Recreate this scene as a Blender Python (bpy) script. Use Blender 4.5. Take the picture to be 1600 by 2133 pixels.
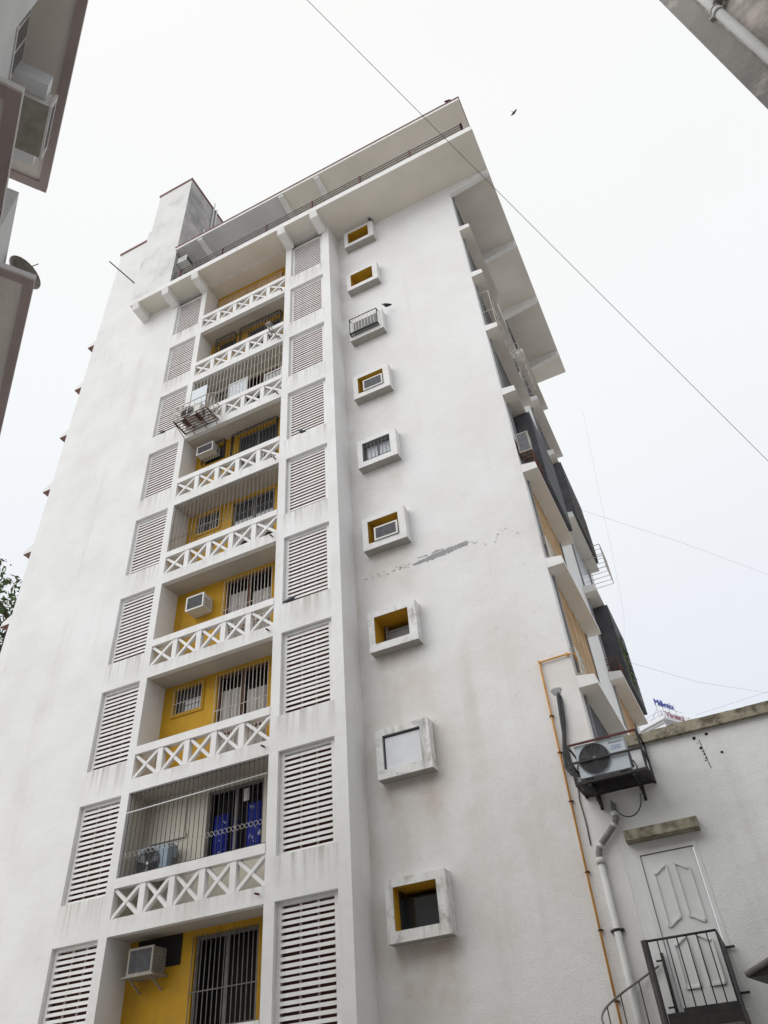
import bpy, bmesh, math, random
from mathutils import Vector, Matrix
random.seed(7)
S = bpy.context.scene
for o in list(bpy.data.objects): bpy.data.objects.remove(o, do_unlink=True)
COL = S.collection
R = math.radians

# ------------------------------------------------------------------ camera
YAW, PITCH, ROLL = -0.39616489, 0.713896973, -0.0886754977
cy, sy, cp, sp = math.cos(YAW), math.sin(YAW), math.cos(PITCH), math.sin(PITCH)
fw = Vector((sy*cp, cy*cp, sp)); rt = Vector((cy, -sy, 0)); up = rt.cross(fw)
cr, sr = math.cos(ROLL), math.sin(ROLL)
rt2 = cr*rt + sr*up; up2 = -sr*rt + cr*up
cam = bpy.data.cameras.new('camera'); camo = bpy.data.objects.new('camera', cam); COL.objects.link(camo)
m3 = Matrix((rt2, up2, -fw)).transposed()
camo.matrix_world = Matrix.Translation((0, 0, 1.6)) @ m3.to_4x4()
cam.sensor_fit = 'HORIZONTAL'; cam.sensor_width = 36; cam.lens = 36*1567.21/1600
cam.clip_start = 0.05; cam.clip_end = 2000
S.camera = camo

# ------------------------------------------------------------------ sky: bright overcast
SUN_EL, SUN_AZ = R(40), R(222)
w = bpy.data.worlds.new('World'); S.world = w; w.use_nodes = True
nt = w.node_tree; nt.nodes.clear()
out = nt.nodes.new('ShaderNodeOutputWorld'); bg = nt.nodes.new('ShaderNodeBackground')
sky = nt.nodes.new('ShaderNodeTexSky'); sky.sky_type = 'NISHITA'; sky.sun_disc = False
sky.sun_elevation = SUN_EL; sky.sun_rotation = SUN_AZ; sky.dust_density = 6; sky.air_density = 1.0
hs = nt.nodes.new('ShaderNodeHueSaturation'); hs.inputs['Saturation'].default_value = 0.2; hs.inputs['Value'].default_value = 0.75
tc = nt.nodes.new('ShaderNodeTexCoord'); sx = nt.nodes.new('ShaderNodeSeparateXYZ')
mr = nt.nodes.new('ShaderNodeMapRange'); mr.inputs['From Min'].default_value = 0; mr.inputs['From Max'].default_value = 1
rp = nt.nodes.new('ShaderNodeValToRGB')
rp.color_ramp.elements[0].position = 0.0; rp.color_ramp.elements[0].color = (0.66, 0.70, 0.77, 1)
rp.color_ramp.elements[1].position = 1.0; rp.color_ramp.elements[1].color = (1.0, 1.0, 0.985, 1)
e = rp.color_ramp.elements.new(0.42); e.color = (0.84, 0.875, 0.945, 1)
e = rp.color_ramp.elements.new(0.70); e.color = (0.945, 0.97, 0.985, 1)
sc = nt.nodes.new('ShaderNodeVectorMath'); sc.operation = 'SCALE'; sc.inputs['Scale'].default_value = 7.65
no = nt.nodes.new('ShaderNodeTexNoise'); no.inputs['Scale'].default_value = 2.2; no.inputs['Detail'].default_value = 4
nm = nt.nodes.new('ShaderNodeMapRange'); nm.inputs['To Min'].default_value = 0.975; nm.inputs['To Max'].default_value = 1.025
sc2 = nt.nodes.new('ShaderNodeVectorMath'); sc2.operation = 'SCALE'
mx = nt.nodes.new('ShaderNodeMix'); mx.data_type = 'RGBA'; mx.inputs[0].default_value = 0.90
L = nt.links.new
L(tc.outputs['Generated'], sx.inputs[0]); L(sx.outputs['Z'], mr.inputs['Value']); L(mr.outputs[0], rp.inputs[0])
L(rp.outputs[0], sc.inputs[0]); L(tc.outputs['Generated'], no.inputs['Vector']); L(no.outputs[0], nm.inputs['Value'])
L(sc.outputs[0], sc2.inputs[0]); L(nm.outputs[0], sc2.inputs['Scale'])
L(sky.outputs[0], hs.inputs['Color']); L(hs.outputs[0], mx.inputs[6]); L(sc2.outputs[0], mx.inputs[7])
L(mx.outputs[2], bg.inputs['Color']); bg.inputs['Strength'].default_value = 0.1; L(bg.outputs[0], out.inputs[0])

# ------------------------------------------------------------------ sun behind cloud
sl = bpy.data.lights.new('sun', 'SUN'); sl.energy = 1.3; sl.angle = R(60); sl.color = (1.0, 0.985, 0.96)
so = bpy.data.objects.new('sun', sl); COL.objects.link(so)
sdir = Vector((math.sin(SUN_AZ)*math.cos(SUN_EL), math.cos(SUN_AZ)*math.cos(SUN_EL), math.sin(SUN_EL)))
so.rotation_euler = sdir.to_track_quat('Z', 'Y').to_euler(); so.location = (0, -20, 50)

S.view_settings.view_transform = 'Standard'; S.view_settings.look = 'None'
S.view_settings.gamma = 1; S.view_settings.use_curve_mapping = False
S.view_settings.exposure = 0.46
S.render.engine = 'CYCLES'
try: S.cycles.max_bounces = 8; S.cycles.diffuse_bounces = 5
except Exception: pass

# ------------------------------------------------------------------ materials
MATS = {}
def mat(name, col, rough=0.8, col2=None, nscale=1.5, streak=0.0, streakcol=(0.25,0.22,0.18), bump=0.15, bscale=40, metal=0.0, stain=False, sills=False, patch=None, nlo=0.35, nhi=0.7, spec=0.3, stretch=(2.2,2.2,0.12)):
    m = bpy.data.materials.new(name); m.use_nodes = True; t = m.node_tree; n = t.nodes; l = t.links.new
    b = n['Principled BSDF']; b.inputs['Roughness'].default_value = rough; b.inputs['Metallic'].default_value = metal
    b.inputs['Specular IOR Level'].default_value = spec
    tcn = n.new('ShaderNodeTexCoord'); co = tcn.outputs['Object']
    def noise(scale, detail=5, vec=None, rough_=0.55):
        x = n.new('ShaderNodeTexNoise'); x.inputs['Scale'].default_value = scale; x.inputs['Detail'].default_value = detail
        x.inputs['Roughness'].default_value = rough_; l(vec or co, x.inputs['Vector']); return x.outputs[0]
    def rng(v, a, c, lo=0, hi=1):
        x = n.new('ShaderNodeMapRange'); x.inputs['From Min'].default_value = a; x.inputs['From Max'].default_value = c
        x.inputs['To Min'].default_value = lo; x.inputs['To Max'].default_value = hi; l(v, x.inputs['Value']); return x.outputs[0]
    def mixc(f, a, c):
        x = n.new('ShaderNodeMix'); x.data_type = 'RGBA'
        if isinstance(f, float): x.inputs[0].default_value = f
        else: l(f, x.inputs[0])
        for s, v in ((6, a), (7, c)):
            if isinstance(v, tuple): x.inputs[s].default_value = (*v, 1)
            else: l(v, x.inputs[s])
        return x.outputs[2]
    def mth(op, a, c=None):
        x = n.new('ShaderNodeMath'); x.operation = op
        for i, v in enumerate((a, c)):
            if v is None: continue
            if isinstance(v, (int, float)): x.inputs[i].default_value = v
            else: l(v, x.inputs[i])
        return x.outputs[0]
    c = mixc(rng(noise(nscale), nlo, nhi), col, col2 or col)
    if streak > 0:
        mp = n.new('ShaderNodeMapping'); mp.inputs['Scale'].default_value = stretch; l(co, mp.inputs['Vector'])
        sn = rng(noise(1.0, 6, mp.outputs[0]), 0.52, 0.78)
        big = rng(noise(0.5, 3), 0.42, 0.65)
        c = mixc(mth('MULTIPLY', mth('MULTIPLY', sn, big), streak), c, streakcol)
    if patch:   # (colour, scale, threshold low, high, amount)
        c = mixc(mth('MULTIPLY', rng(noise(patch[1], 8, None, 0.65), patch[2], patch[3]), patch[4]), c, patch[0])
    if sills:   # rain washed dirt below the louvre sills
        q = n.new('ShaderNodeSeparateXYZ'); l(co, q.inputs[0]); X_, Z_ = q.outputs['X'], q.outputs['Z']
        mp2 = n.new('ShaderNodeMapping'); mp2.inputs['Scale'].default_value = (9, 9, 0.5); l(co, mp2.inputs['Vector'])
        dr = rng(noise(1.0, 5, mp2.outputs[0]), 0.42, 0.72)
        inl = mth('MULTIPLY', rng(X_, -14.25, -14.1), rng(X_, -12.8, -12.9)); inr = mth('MULTIPLY', rng(X_, -8.7, -8.55), rng(X_, -7.08, -7.2))
        inb = mth('MULTIPLY', mth('MULTIPLY', rng(X_, -12.7, -12.6), rng(X_, -8.7, -8.85)), 0.55)
        fr = mth('FRACT', mth('DIVIDE', mth('SUBTRACT', 603.39, Z_), 3.0)); fb_ = mth('FRACT', mth('DIVIDE', mth('SUBTRACT', 602.89, Z_), 3.0))
        a_ = mth('MULTIPLY', mth('ADD', inl, inr), rng(fr, 0.26, 0.0)); b_ = mth('MULTIPLY', inb, rng(fb_, 0.12, 0.0))
        c = mixc(mth('MULTIPLY', mth('MULTIPLY', mth('ADD', a_, b_), dr), 0.75), c, (0.36, 0.32, 0.265))
    if stain:   # dirt washed down below each window box of the right hand wall
        sxyz = n.new('ShaderNodeSeparateXYZ'); l(co, sxyz.inputs[0]); X_, Z_ = sxyz.outputs['X'], sxyz.outputs['Z']
        wob = rng(noise(3.0, 4), 0.2, 0.8, -0.12, 0.12)
        xx = mth('ADD', X_, wob)
        inx = mth('MULTIPLY', rng(xx, -6.62, -6.35), rng(xx, -5.05, -5.4))
        fr = mth('FRACT', mth('DIVIDE', mth('SUBTRACT', 604.6, Z_), 3.0))
        fall = mth('MULTIPLY', rng(fr, 0.66, 0.0), rng(fr, 0.0, 0.012))
        low = rng(Z_, 24.0, 5.0, 0.15, 1.0)
        st = mth('MULTIPLY', mth('MULTIPLY', inx, fall), mth('MULTIPLY', low, rng(noise(2.0, 6), 0.2, 0.7)))
        c = mixc(mth('MULTIPLY', st, 0.85), c, (0.46, 0.37, 0.28))
        corner = mth('MULTIPLY', rng(mth('ADD', X_, wob), -6.4, -6.92), rng(X_, -6.95, -6.9))
        c = mixc(mth('MULTIPLY', mth('MULTIPLY', corner, rng(noise(1.2, 5), 0.3, 0.7)), 0.45), c, (0.48, 0.38, 0.26))
        low2 = mth('MULTIPLY', rng(Z_, 16.0, 8.0), rng(noise(0.7, 5), 0.45, 0.7))
        c = mixc(mth('MULTIPLY', low2, 0.30), c, (0.58, 0.47, 0.37))
        c = mixc(mth('MULTIPLY', mth('MULTIPLY', rng(noise(26.0, 3), 0.62, 0.70), low), 0.22), c, (0.3, 0.26, 0.22))
    l(c, b.inputs['Base Color'])
    if bump > 0:
        bn = n.new('ShaderNodeBump'); bn.inputs['Strength'].default_value = bump; bn.inputs['Distance'].default_value = 0.02
        h = mth('ADD', noise(bscale, 6), mth('MULTIPLY', noise(bscale/14, 3), 1.6))
        l(h, bn.inputs['Height']); l(bn.outputs[0], b.inputs['Normal'])
    MATS[name] = m; return m

PL = mat('white_plaster', (0.79,0.785,0.775), 0.85, (0.715,0.705,0.685), 0.7, 0.42, (0.50,0.45,0.38), 0.45, 45, sills=True)
PLR = mat('white_plaster_right', (0.79,0.785,0.775), 0.85, (0.735,0.72,0.70), 0.6, 0.42, (0.50,0.44,0.36), 0.45, 45, stain=True)
PLA = mat('annex_plaster', (0.77,0.77,0.765), 0.85, (0.69,0.69,0.68), 0.9, 0.5, (0.40,0.38,0.32), 0.5, 45)
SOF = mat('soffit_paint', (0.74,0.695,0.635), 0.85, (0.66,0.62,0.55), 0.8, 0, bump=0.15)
TRIM = mat('white_trim', (0.79,0.785,0.775), 0.8, (0.715,0.70,0.675), 2.4, 0.55, (0.40,0.35,0.29), 0.3, 50, stretch=(5,5,0.5))
MOLD = mat('mouldy_trim', (0.78,0.775,0.765), 0.85, (0.66,0.65,0.61), 2.5, 0.95, (0.10,0.095,0.08), 0.3, 50, patch=((0.16,0.155,0.135), 5.0, 0.52, 0.74, 0.65), stretch=(9,9,0.7))
UNDR = mat('shaded_grimy_underside', (0.40,0.375,0.345), 0.9, (0.33,0.31,0.285), 2.5, bump=0.2)  # dark tone adds painted shade to the grime under the window boxes
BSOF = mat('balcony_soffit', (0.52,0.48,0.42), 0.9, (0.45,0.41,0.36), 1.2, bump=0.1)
TOWER = mat('tower_plaster', (0.74,0.73,0.71), 0.85, (0.66,0.65,0.63), 0.8, 0.6, (0.30,0.29,0.27), 0.25, 45, patch=((0.36,0.36,0.35), 0.8, 0.52, 0.75, 0.5))
YEL = mat('yellow_paint', (0.53,0.295,0.016), 0.75, (0.44,0.24,0.016), 1.6, 0.7, (0.24,0.14,0.03), 0.15, 50, patch=((0.30,0.19,0.06), 1.4, 0.52, 0.75, 0.5), stretch=(5,5,0.6))
CREAM = mat('cream_paint', (0.62,0.585,0.50), 0.8, (0.56,0.52,0.44), 1.0, 0.2, (0.4,0.35,0.28), 0.1, 50)
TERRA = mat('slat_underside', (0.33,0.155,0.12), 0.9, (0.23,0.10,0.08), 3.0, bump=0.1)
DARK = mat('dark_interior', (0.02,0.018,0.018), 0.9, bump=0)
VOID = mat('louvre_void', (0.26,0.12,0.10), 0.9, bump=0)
GREYP = mat('grey_board', (0.30,0.30,0.31), 0.8, (0.22,0.22,0.23), 2, bump=0.05)
BOARD = mat('white_board', (0.74,0.75,0.77), 0.6, (0.66,0.67,0.70), 3, 0.4, (0.35,0.35,0.36), 0.03)
IRON = mat('black_iron', (0.018,0.017,0.019), 0.55, (0.035,0.027,0.024), 6, bump=0.05, spec=0.4)
RUST = mat('rusty_iron', (0.07,0.035,0.028), 0.7, (0.16,0.06,0.035), 5, bump=0.1)
REDI = mat('red_oxide_iron', (0.13,0.035,0.03), 0.65, (0.07,0.03,0.03), 6, bump=0.05)
WIRON = mat('white_iron', (0.62,0.60,0.56), 0.6, (0.45,0.38,0.30), 5, bump=0.03)
GIRON = mat('grey_iron', (0.20,0.19,0.18), 0.6, (0.13,0.11,0.10), 6, bump=0.03)
GLASS = mat('dark_glass', (0.03,0.035,0.04), 0.08, bump=0, spec=0.8)
PANE = mat('frosted_pane', (0.42,0.46,0.50), 0.25, (0.36,0.40,0.44), 2, bump=0, spec=0.6)
CURT = mat('pale_curtain', (0.55,0.53,0.51), 0.9, (0.48,0.46,0.45), 3, bump=0.05)
BLUE = mat('blue_curtain', (0.02,0.035,0.30), 0.9, (0.012,0.02,0.17), 2, patch=((0.6,0.62,0.7), 5.5, 0.60, 0.63, 0.85), bump=0.05)
DCURT = mat('dark_curtain', (0.05,0.04,0.05), 0.9, (0.03,0.025,0.03), 3, bump=0.05)
ACW = mat('ac_plastic', (0.66,0.65,0.62), 0.5, (0.58,0.57,0.53), 4, bump=0.02)
ACD = mat('dirty_ac_metal', (0.34,0.32,0.28), 0.6, (0.24,0.22,0.19), 5, 0.5, (0.12,0.08,0.05), bump=0.05)
ACB = mat('ac_casing', (0.55,0.60,0.64), 0.45, (0.50,0.55,0.59), 3, 0.2, (0.35,0.35,0.35), bump=0.02)
ACB2 = mat('ac_casing_blue', (0.26,0.34,0.40), 0.45, (0.21,0.28,0.34), 3, bump=0.02)
ACG = mat('ac_grille', (0.20,0.20,0.21), 0.6, (0.14,0.14,0.15), 8, bump=0.02)
ORNG = mat('orange_pipe_paint', (0.66,0.34,0.09), 0.5, (0.50,0.24,0.05), 3, 0.4, (0.25,0.12,0.05), bump=0.03)
PVC = mat('pvc_pipe', (0.60,0.60,0.59), 0.5, (0.52,0.52,0.50), 3, 0.5, (0.2,0.18,0.15), bump=0.02)
OPIPE = mat('old_grey_pipe', (0.27,0.26,0.25), 0.7, (0.18,0.175,0.17), 4, 0.5, (0.05,0.05,0.05), bump=0.15)
RUBB = mat('black_insulation', (0.04,0.042,0.045), 0.8, (0.07,0.07,0.07), 8, bump=0.2)
MOSS = mat('mossy_concrete', (0.38,0.345,0.27), 0.9, (0.24,0.215,0.155), 3.5, 1.0, (0.06,0.05,0.04), 0.5, 30, patch=((0.075,0.065,0.035), 5, 0.46, 0.62, 0.85), stretch=(9,9,1.2))
DOORM = mat('white_door_paint', (0.72,0.72,0.715), 0.55, (0.66,0.66,0.65), 2, 0.2, (0.45,0.42,0.36), 0.05, 40)
PATCH = mat('bare_cement', (0.34,0.34,0.34), 0.95, (0.27,0.27,0.27), 4, bump=0.3)
BAMB = mat('cane_blind', (0.52,0.35,0.19), 0.8, (0.38,0.24,0.12), 2.0, 0.6, (0.22,0.13,0.07), 0.2, 30, stretch=(14,14,0.8))
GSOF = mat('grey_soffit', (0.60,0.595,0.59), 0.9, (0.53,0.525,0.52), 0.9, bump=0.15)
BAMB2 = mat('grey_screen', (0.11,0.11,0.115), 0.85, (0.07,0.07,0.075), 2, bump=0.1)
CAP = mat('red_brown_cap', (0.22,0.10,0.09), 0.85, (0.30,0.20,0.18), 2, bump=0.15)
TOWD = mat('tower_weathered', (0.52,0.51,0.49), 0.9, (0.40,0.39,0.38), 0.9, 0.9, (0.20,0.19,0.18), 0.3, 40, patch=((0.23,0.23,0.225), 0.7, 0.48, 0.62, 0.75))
BRWN = mat('shaded_brown_recess', (0.10,0.062,0.030), 0.9, (0.07,0.045,0.025), 3, bump=0.05)  # darkened brown puts the shade inside the window boxes into the colour
OLDC = mat('stained_concrete', (0.74,0.675,0.615), 0.9, (0.60,0.545,0.49), 1.2, 0.8, (0.13,0.12,0.11), 0.4, 25, patch=((0.24,0.225,0.21), 1.6, 0.5, 0.62, 0.7))
OLDD = mat('blackened_concrete', (0.27,0.26,0.25), 0.9, (0.38,0.355,0.33), 1.6, bump=0.4, bscale=25, patch=((0.58,0.52,0.47), 2.2, 0.55, 0.63, 0.8))
LBW = mat('neighbour_wall', (0.60,0.60,0.59), 0.85, (0.53,0.53,0.52), 1.0, 0.3, (0.35,0.33,0.30), 0.2, 45)
LBS = mat('neighbour_soffit', (0.80,0.745,0.69), 0.9, (0.72,0.67,0.62), 1.2, bump=0.2)
LBD = mat('neighbour_drip_band', (0.45,0.37,0.355), 0.9, (0.37,0.30,0.29), 1.2, bump=0.2)
GROUND = mat('paving', (0.42,0.405,0.38), 0.95, (0.34,0.325,0.30), 0.6, bump=0.3, bscale=10)
BARK = mat('bark', (0.10,0.075,0.055), 0.95, (0.06,0.045,0.035), 5, bump=0.5)
LEAF = mat('leaf', (0.055,0.095,0.03), 0.6, (0.10,0.13,0.04), 0.9, bump=0)
FEATH = mat('pigeon_feather', (0.06,0.065,0.075), 0.6, (0.12,0.12,0.13), 14, bump=0.05)
CROW = mat('crow_feather', (0.022,0.022,0.026), 0.5, (0.045,0.045,0.05), 14, bump=0.05)
WIRE = mat('black_cable', (0.05,0.05,0.055), 0.6, bump=0)
BLUET = mat('hazed_sign_blue', (0.07,0.10,0.36), 0.5, bump=0)  # blue paled to put distance haze into the lettering
REDT = mat('hazed_sign_red', (0.36,0.11,0.14), 0.5, bump=0)  # red paled for distance haze as well
FARW = mat('far_white', (0.72,0.72,0.74), 0.8, (0.66,0.66,0.68), 0.5, bump=0)
FARG = mat('far_grey', (0.42,0.42,0.43), 0.8, bump=0)
BLK = mat('black_print', (0.03,0.03,0.04), 0.6, bump=0)
BLUP = mat('blue_print', (0.03,0.10,0.42), 0.6, bump=0)
GREEN = mat('plant_green', (0.09,0.15,0.04), 0.7, (0.16,0.20,0.06), 9, bump=0)
YSTN = mat('yellow_wood', (0.45,0.27,0.06), 0.8, bump=0.05)
ROD = mat('pale_rod', (0.66,0.66,0.66), 0.4, bump=0)

# ------------------------------------------------------------------ mesh builder
W = {}
class B:
    def __init__(s): s.v = []; s.f = []; s.m = []; s.sm = []
    def quad(s, pts, mi=0, smooth=False):
        i = len(s.v); s.v += [tuple(p) for p in pts]; s.f.append(tuple(range(i, i+len(pts)))); s.m.append(mi); s.sm.append(smooth)
    def box(s, x0, x1, y0, y1, z0, z1, mi=0, bottom=None, T=None):
        c = [Vector(p) for p in ((x0,y0,z0),(x1,y0,z0),(x1,y1,z0),(x0,y1,z0),(x0,y0,z1),(x1,y0,z1),(x1,y1,z1),(x0,y1,z1))]
        if T is not None: c = [T @ p for p in c]
        i = len(s.v); s.v += [tuple(p) for p in c]
        for k, q in enumerate(((0,3,2,1),(4,5,6,7),(0,1,5,4),(1,2,6,5),(2,3,7,6),(3,0,4,7))):
            s.f.append(tuple(i+a for a in q)); s.m.append(bottom if (k == 0 and bottom is not None) else mi); s.sm.append(False)
        return s
    def hexa(s, lo, hi, mi=0):   # two quads of points, bottom and top
        i = len(s.v); s.v += [tuple(p) for p in lo] + [tuple(p) for p in hi]
        for q in ((0,3,2,1),(4,5,6,7),(0,1,5,4),(1,2,6,5),(2,3,7,6),(3,0,4,7)):
            s.f.append(tuple(i+a for a in q)); s.m.append(mi); s.sm.append(False)
        return s
    def bar(s, p, q, wd, dp, mi=0, upv=(0,1,0)):   # rectangular bar; wd across, dp along upv
        p, q = Vector(p), Vector(q); d = (q-p).normalized(); u = Vector(upv); a = d.cross(u)
        if a.length < 1e-4: u = Vector((1,0,0)); a = d.cross(u)
        a.normalize(); u = a.cross(d).normalized(); a *= wd/2; u = u*dp/2
        return s.hexa([p-a-u, p+a-u, p+a+u, p-a+u], [q-a-u, q+a-u, q+a+u, q-a+u], mi)
    def tube(s, pts, r, n=8, mi=0, cap=True):
        pts = [Vector(p) for p in pts]; rs = r if isinstance(r, (list, tuple)) else [r]*len(pts)
        i0 = len(s.v); prev = None
        for k, p in enumerate(pts):
            d = (pts[min(k+1, len(pts)-1)] - pts[max(k-1, 0)]).normalized()
            if prev is None:
                a = d.cross(Vector((0,0,1)));
                if a.length < 1e-3: a = d.cross(Vector((1,0,0)))
            else: a = prev - d*prev.dot(d)
            a.normalize(); prev = a; b2 = d.cross(a)
            for j in range(n):
                t = 2*math.pi*j/n; s.v.append(tuple(p + (a*math.cos(t)+b2*math.sin(t))*rs[k]))
        for k in range(len(pts)-1):
            for j in range(n):
                s.f.append((i0+k*n+j, i0+k*n+(j+1)%n, i0+(k+1)*n+(j+1)%n, i0+(k+1)*n+j)); s.m.append(mi); s.sm.append(n > 5)
        if cap:
            s.f.append(tuple(i0+j for j in range(n))[::-1]); s.m.append(mi); s.sm.append(False)
            e_ = i0+(len(pts)-1)*n; s.f.append(tuple(e_+j for j in range(n))); s.m.append(mi); s.sm.append(False)
        return s
    def disc(s, c, r, axis='y', n=24, mi=0):
        pts = []
        for j in range(n):
            t = 2*math.pi*j/n; a, b2 = r*math.cos(t), r*math.sin(t)
            pts.append((c[0]+a, c[1], c[2]+b2) if axis == 'y' else (c[0], c[1]+a, c[2]+b2))
        s.quad(pts, mi); return s
    def mesh(s, name, mats):
        me = bpy.data.meshes.new(name); me.from_pydata(s.v, [], s.f)
        for mm in (mats if isinstance(mats, (list, tuple)) else [mats]): me.materials.append(mm)
        for p, mi, sm in zip(me.polygons, s.m, s.sm): p.material_index = mi; p.use_smooth = sm
        me.update(); return me
def link(name, me, parent=None, wloc=(0,0,0), rot=None, scale=None):
    o = bpy.data.objects.new(name, me); COL.objects.link(o); wl = Vector(wloc)
    if parent is not None: o.parent = parent; o.location = wl - W[parent.name]
    else: o.location = wl
    if rot: o.rotation_euler = rot
    if scale: o.scale = scale
    W[o.name] = wl; return o
def build(b, name, mats, parent=None, wloc=(0,0,0)): return link(name, b.mesh(name, mats), parent, wloc)
def local(b, name, mats, parent, loc=(0,0,0)):     # part in its parent's own coordinates
    o = bpy.data.objects.new(name, b.mesh(name, mats)); COL.objects.link(o); o.parent = parent; o.location = loc; W[o.name] = Vector(loc); return o
def thing(name, label, cat, loc=(0,0,0), rotz=0, group=None):
    o = bpy.data.objects.new(name, None); COL.objects.link(o); o.location = loc; o.rotation_euler = (0,0,rotz); o.empty_display_size = 0.3
    W[o.name] = Vector(loc); tag(o, label, cat, group); return o
def tag(o, label, cat, group=None, kind=None):
    o['label'] = label; o['category'] = cat
    if group: o['group'] = group
    if kind: o['kind'] = kind
    return o
def copy_tree(o, parent=None):
    c = o.copy(); COL.objects.link(c); c.parent = parent
    for ch in list(o.children): copy_tree(ch, c)
    return c
def wall(b, axis, c, u0, u1, z0, z1, holes, depth, mi=0, ri=None):
    """sheet at y=c (axis 'y', u=x) or x=c (axis 'x', u=y) with rectangular holes and reveals running inward by depth"""
    ri = mi if ri is None else ri
    us = sorted({u0, u1, *[h[0] for h in holes], *[h[1] for h in holes]}); zs = sorted({z0, z1, *[h[2] for h in holes], *[h[3] for h in holes]})
    P = (lambda u, z, d=0: (u, c+d, z)) if axis == 'y' else (lambda u, z, d=0: (c+d, u, z))
    for i in range(len(us)-1):
        for j in range(len(zs)-1):
            um, zm = (us[i]+us[i+1])/2, (zs[j]+zs[j+1])/2
            if not (u0 <= um <= u1 and z0 <= zm <= z1): continue
            if any(h[0] < um < h[1] and h[2] < zm < h[3] for h in holes): continue
            b.quad([P(us[i], zs[j]), P(us[i+1], zs[j]), P(us[i+1], zs[j+1]), P(us[i], zs[j+1])], mi)
    for h in holes:
        a, e_, lo, hi = h[:4]
        b.quad([P(a,lo), P(a,hi), P(a,hi,depth), P(a,lo,depth)], ri); b.quad([P(e_,lo), P(e_,lo,depth), P(e_,hi,depth), P(e_,hi)], ri)
        b.quad([P(a,hi), P(e_,hi), P(e_,hi,depth), P(a,hi,depth)], ri); b.quad([P(a,lo), P(a,lo,depth), P(e_,lo,depth), P(e_,lo)], ri)
def text_mesh(body, size, extrude=0.0):
    cu = bpy.data.curves.new('lettering', 'FONT'); cu.body = body; cu.size = size; cu.extrude = extrude; cu.resolution_u = 2
    o = bpy.data.objects.new('lettering', cu); COL.objects.link(o); bpy.context.view_layer.update()
    me = bpy.data.meshes.new_from_object(o.evaluated_get(bpy.context.evaluated_depsgraph_get()))
    bpy.data.objects.remove(o, do_unlink=True); bpy.data.curves.remove(cu); return me

# ------------------------------------------------------------------ ground
b = B(); b.quad([(-300,-300,0),(300,-300,0),(300,300,0),(-300,300,0)])
tag(build(b, 'ground', GROUND), 'grey paved ground of the courtyard and beyond', 'ground', kind='structure')

# ================================================================== main building
D = 13.375; DR = 14.2; DB = 14.12
ZB = lambda k: 5.56 + 3*k
XL0, XL1 = -14.13, -12.88      # left louvre recess
XB0, XB1 = -12.65, -8.825      # balcony opening
XR0, XR1 = -8.58, -7.19        # right louvre recess
XP = -6.9; XC = -2.07; XE = -18.7
YBK = 25.2; ZS = 29.85; ZT = 30.15
bld = thing('apartment_building', 'tall white apartment block with yellow balconies, louvred panels and deep roof overhang', 'building', (-10, 19, 0))

# front wall with louvre and balcony openings
holes = []
for k in range(0, 9):
    top = ZB(k) if k < 8 else ZS - 0.03
    holes += [(XL0, XL1, ZB(k)-2.17, top), (XR0, XR1, ZB(k)-2.17, top)]
for k in range(-1, 8): holes.append((XB0, XB1, ZB(k)+0.33, ZB(k)+3 if k < 7 else ZS-0.012))
b = B(); wall(b, 'y', D, XE, XP, 0, ZS-0.003, holes, 0.16)
b.quad([(XP,D,0),(XP,DR,0),(XP,DR,ZS),(XP,D,ZS)])
build(b, 'front_wall', PL, bld)
b = B()
b.box(XE, -14.2, D, D+0.3, ZS+0.002, 37.2)
build(b, 'stair_block_wall', PL, bld)
b = B(); b.box(XE-0.05, -14.2, D-0.05, D+0.35, 37.202, 37.32); build(b, 'parapet_cap', CAP, bld)
# right front wall with window openings
WX0, WX1 = -6.33, -5.45
wh = [(WX0, WX1, 4.79+3*k, 5.53+3*k) for k in range(9)]
b = B(); wall(b, 'y', DR, XP, XC, 0, ZS, wh, 0.05); build(b, 'right_front_wall', PLR, bld)
# side walls, back
SB = [(14.62, 17.5), (20.8, 23.7)]
sh = [(a, c, ZB(k)+3.30, ZB(k)+5.92) for k in range(0, 7) for a, c in SB]
b = B(); wall(b, 'x', XC, DR, YBK, 0, ZS, sh, -0.2); build(b, 'side_wall', PL, bld)
b = B(); b.quad([(XE,D,0),(XE,YBK,0),(XE,YBK,37.2),(XE,D,37.2)]); b.quad([(XE,YBK,0),(XC,YBK,0),(XC,YBK,ZS),(XE,YBK,ZS)])
b.box(XE, -14.2, D+0.3, YBK, 36.9, 37.19); b.quad([(-14.2,13.7,ZS),(-14.2,YBK,ZS),(-14.2,YBK,37.2),(-14.2,13.7,37.2)])
build(b, 'rear_wall', PL, bld)
# floor slabs inside
for k in range(-1, 8):
    z = ZB(k); b = B(); b.box(XE+0.05, XP-0.02, D+0.17, YBK-0.05, z, z+0.3); b.box(XP-0.02, XC-0.25, DR+0.7, YBK-0.05, z, z+0.3)
    build(b, 'floor_slab', BSOF, bld)
# interior cross wall keeping rooms dark
b = B(); b.quad([(XE,18.4,0),(XC,18.4,0),(XC,18.4,ZS),(XE,18.4,ZS)]); build(b, 'inner_wall', DARK, bld)

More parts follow.
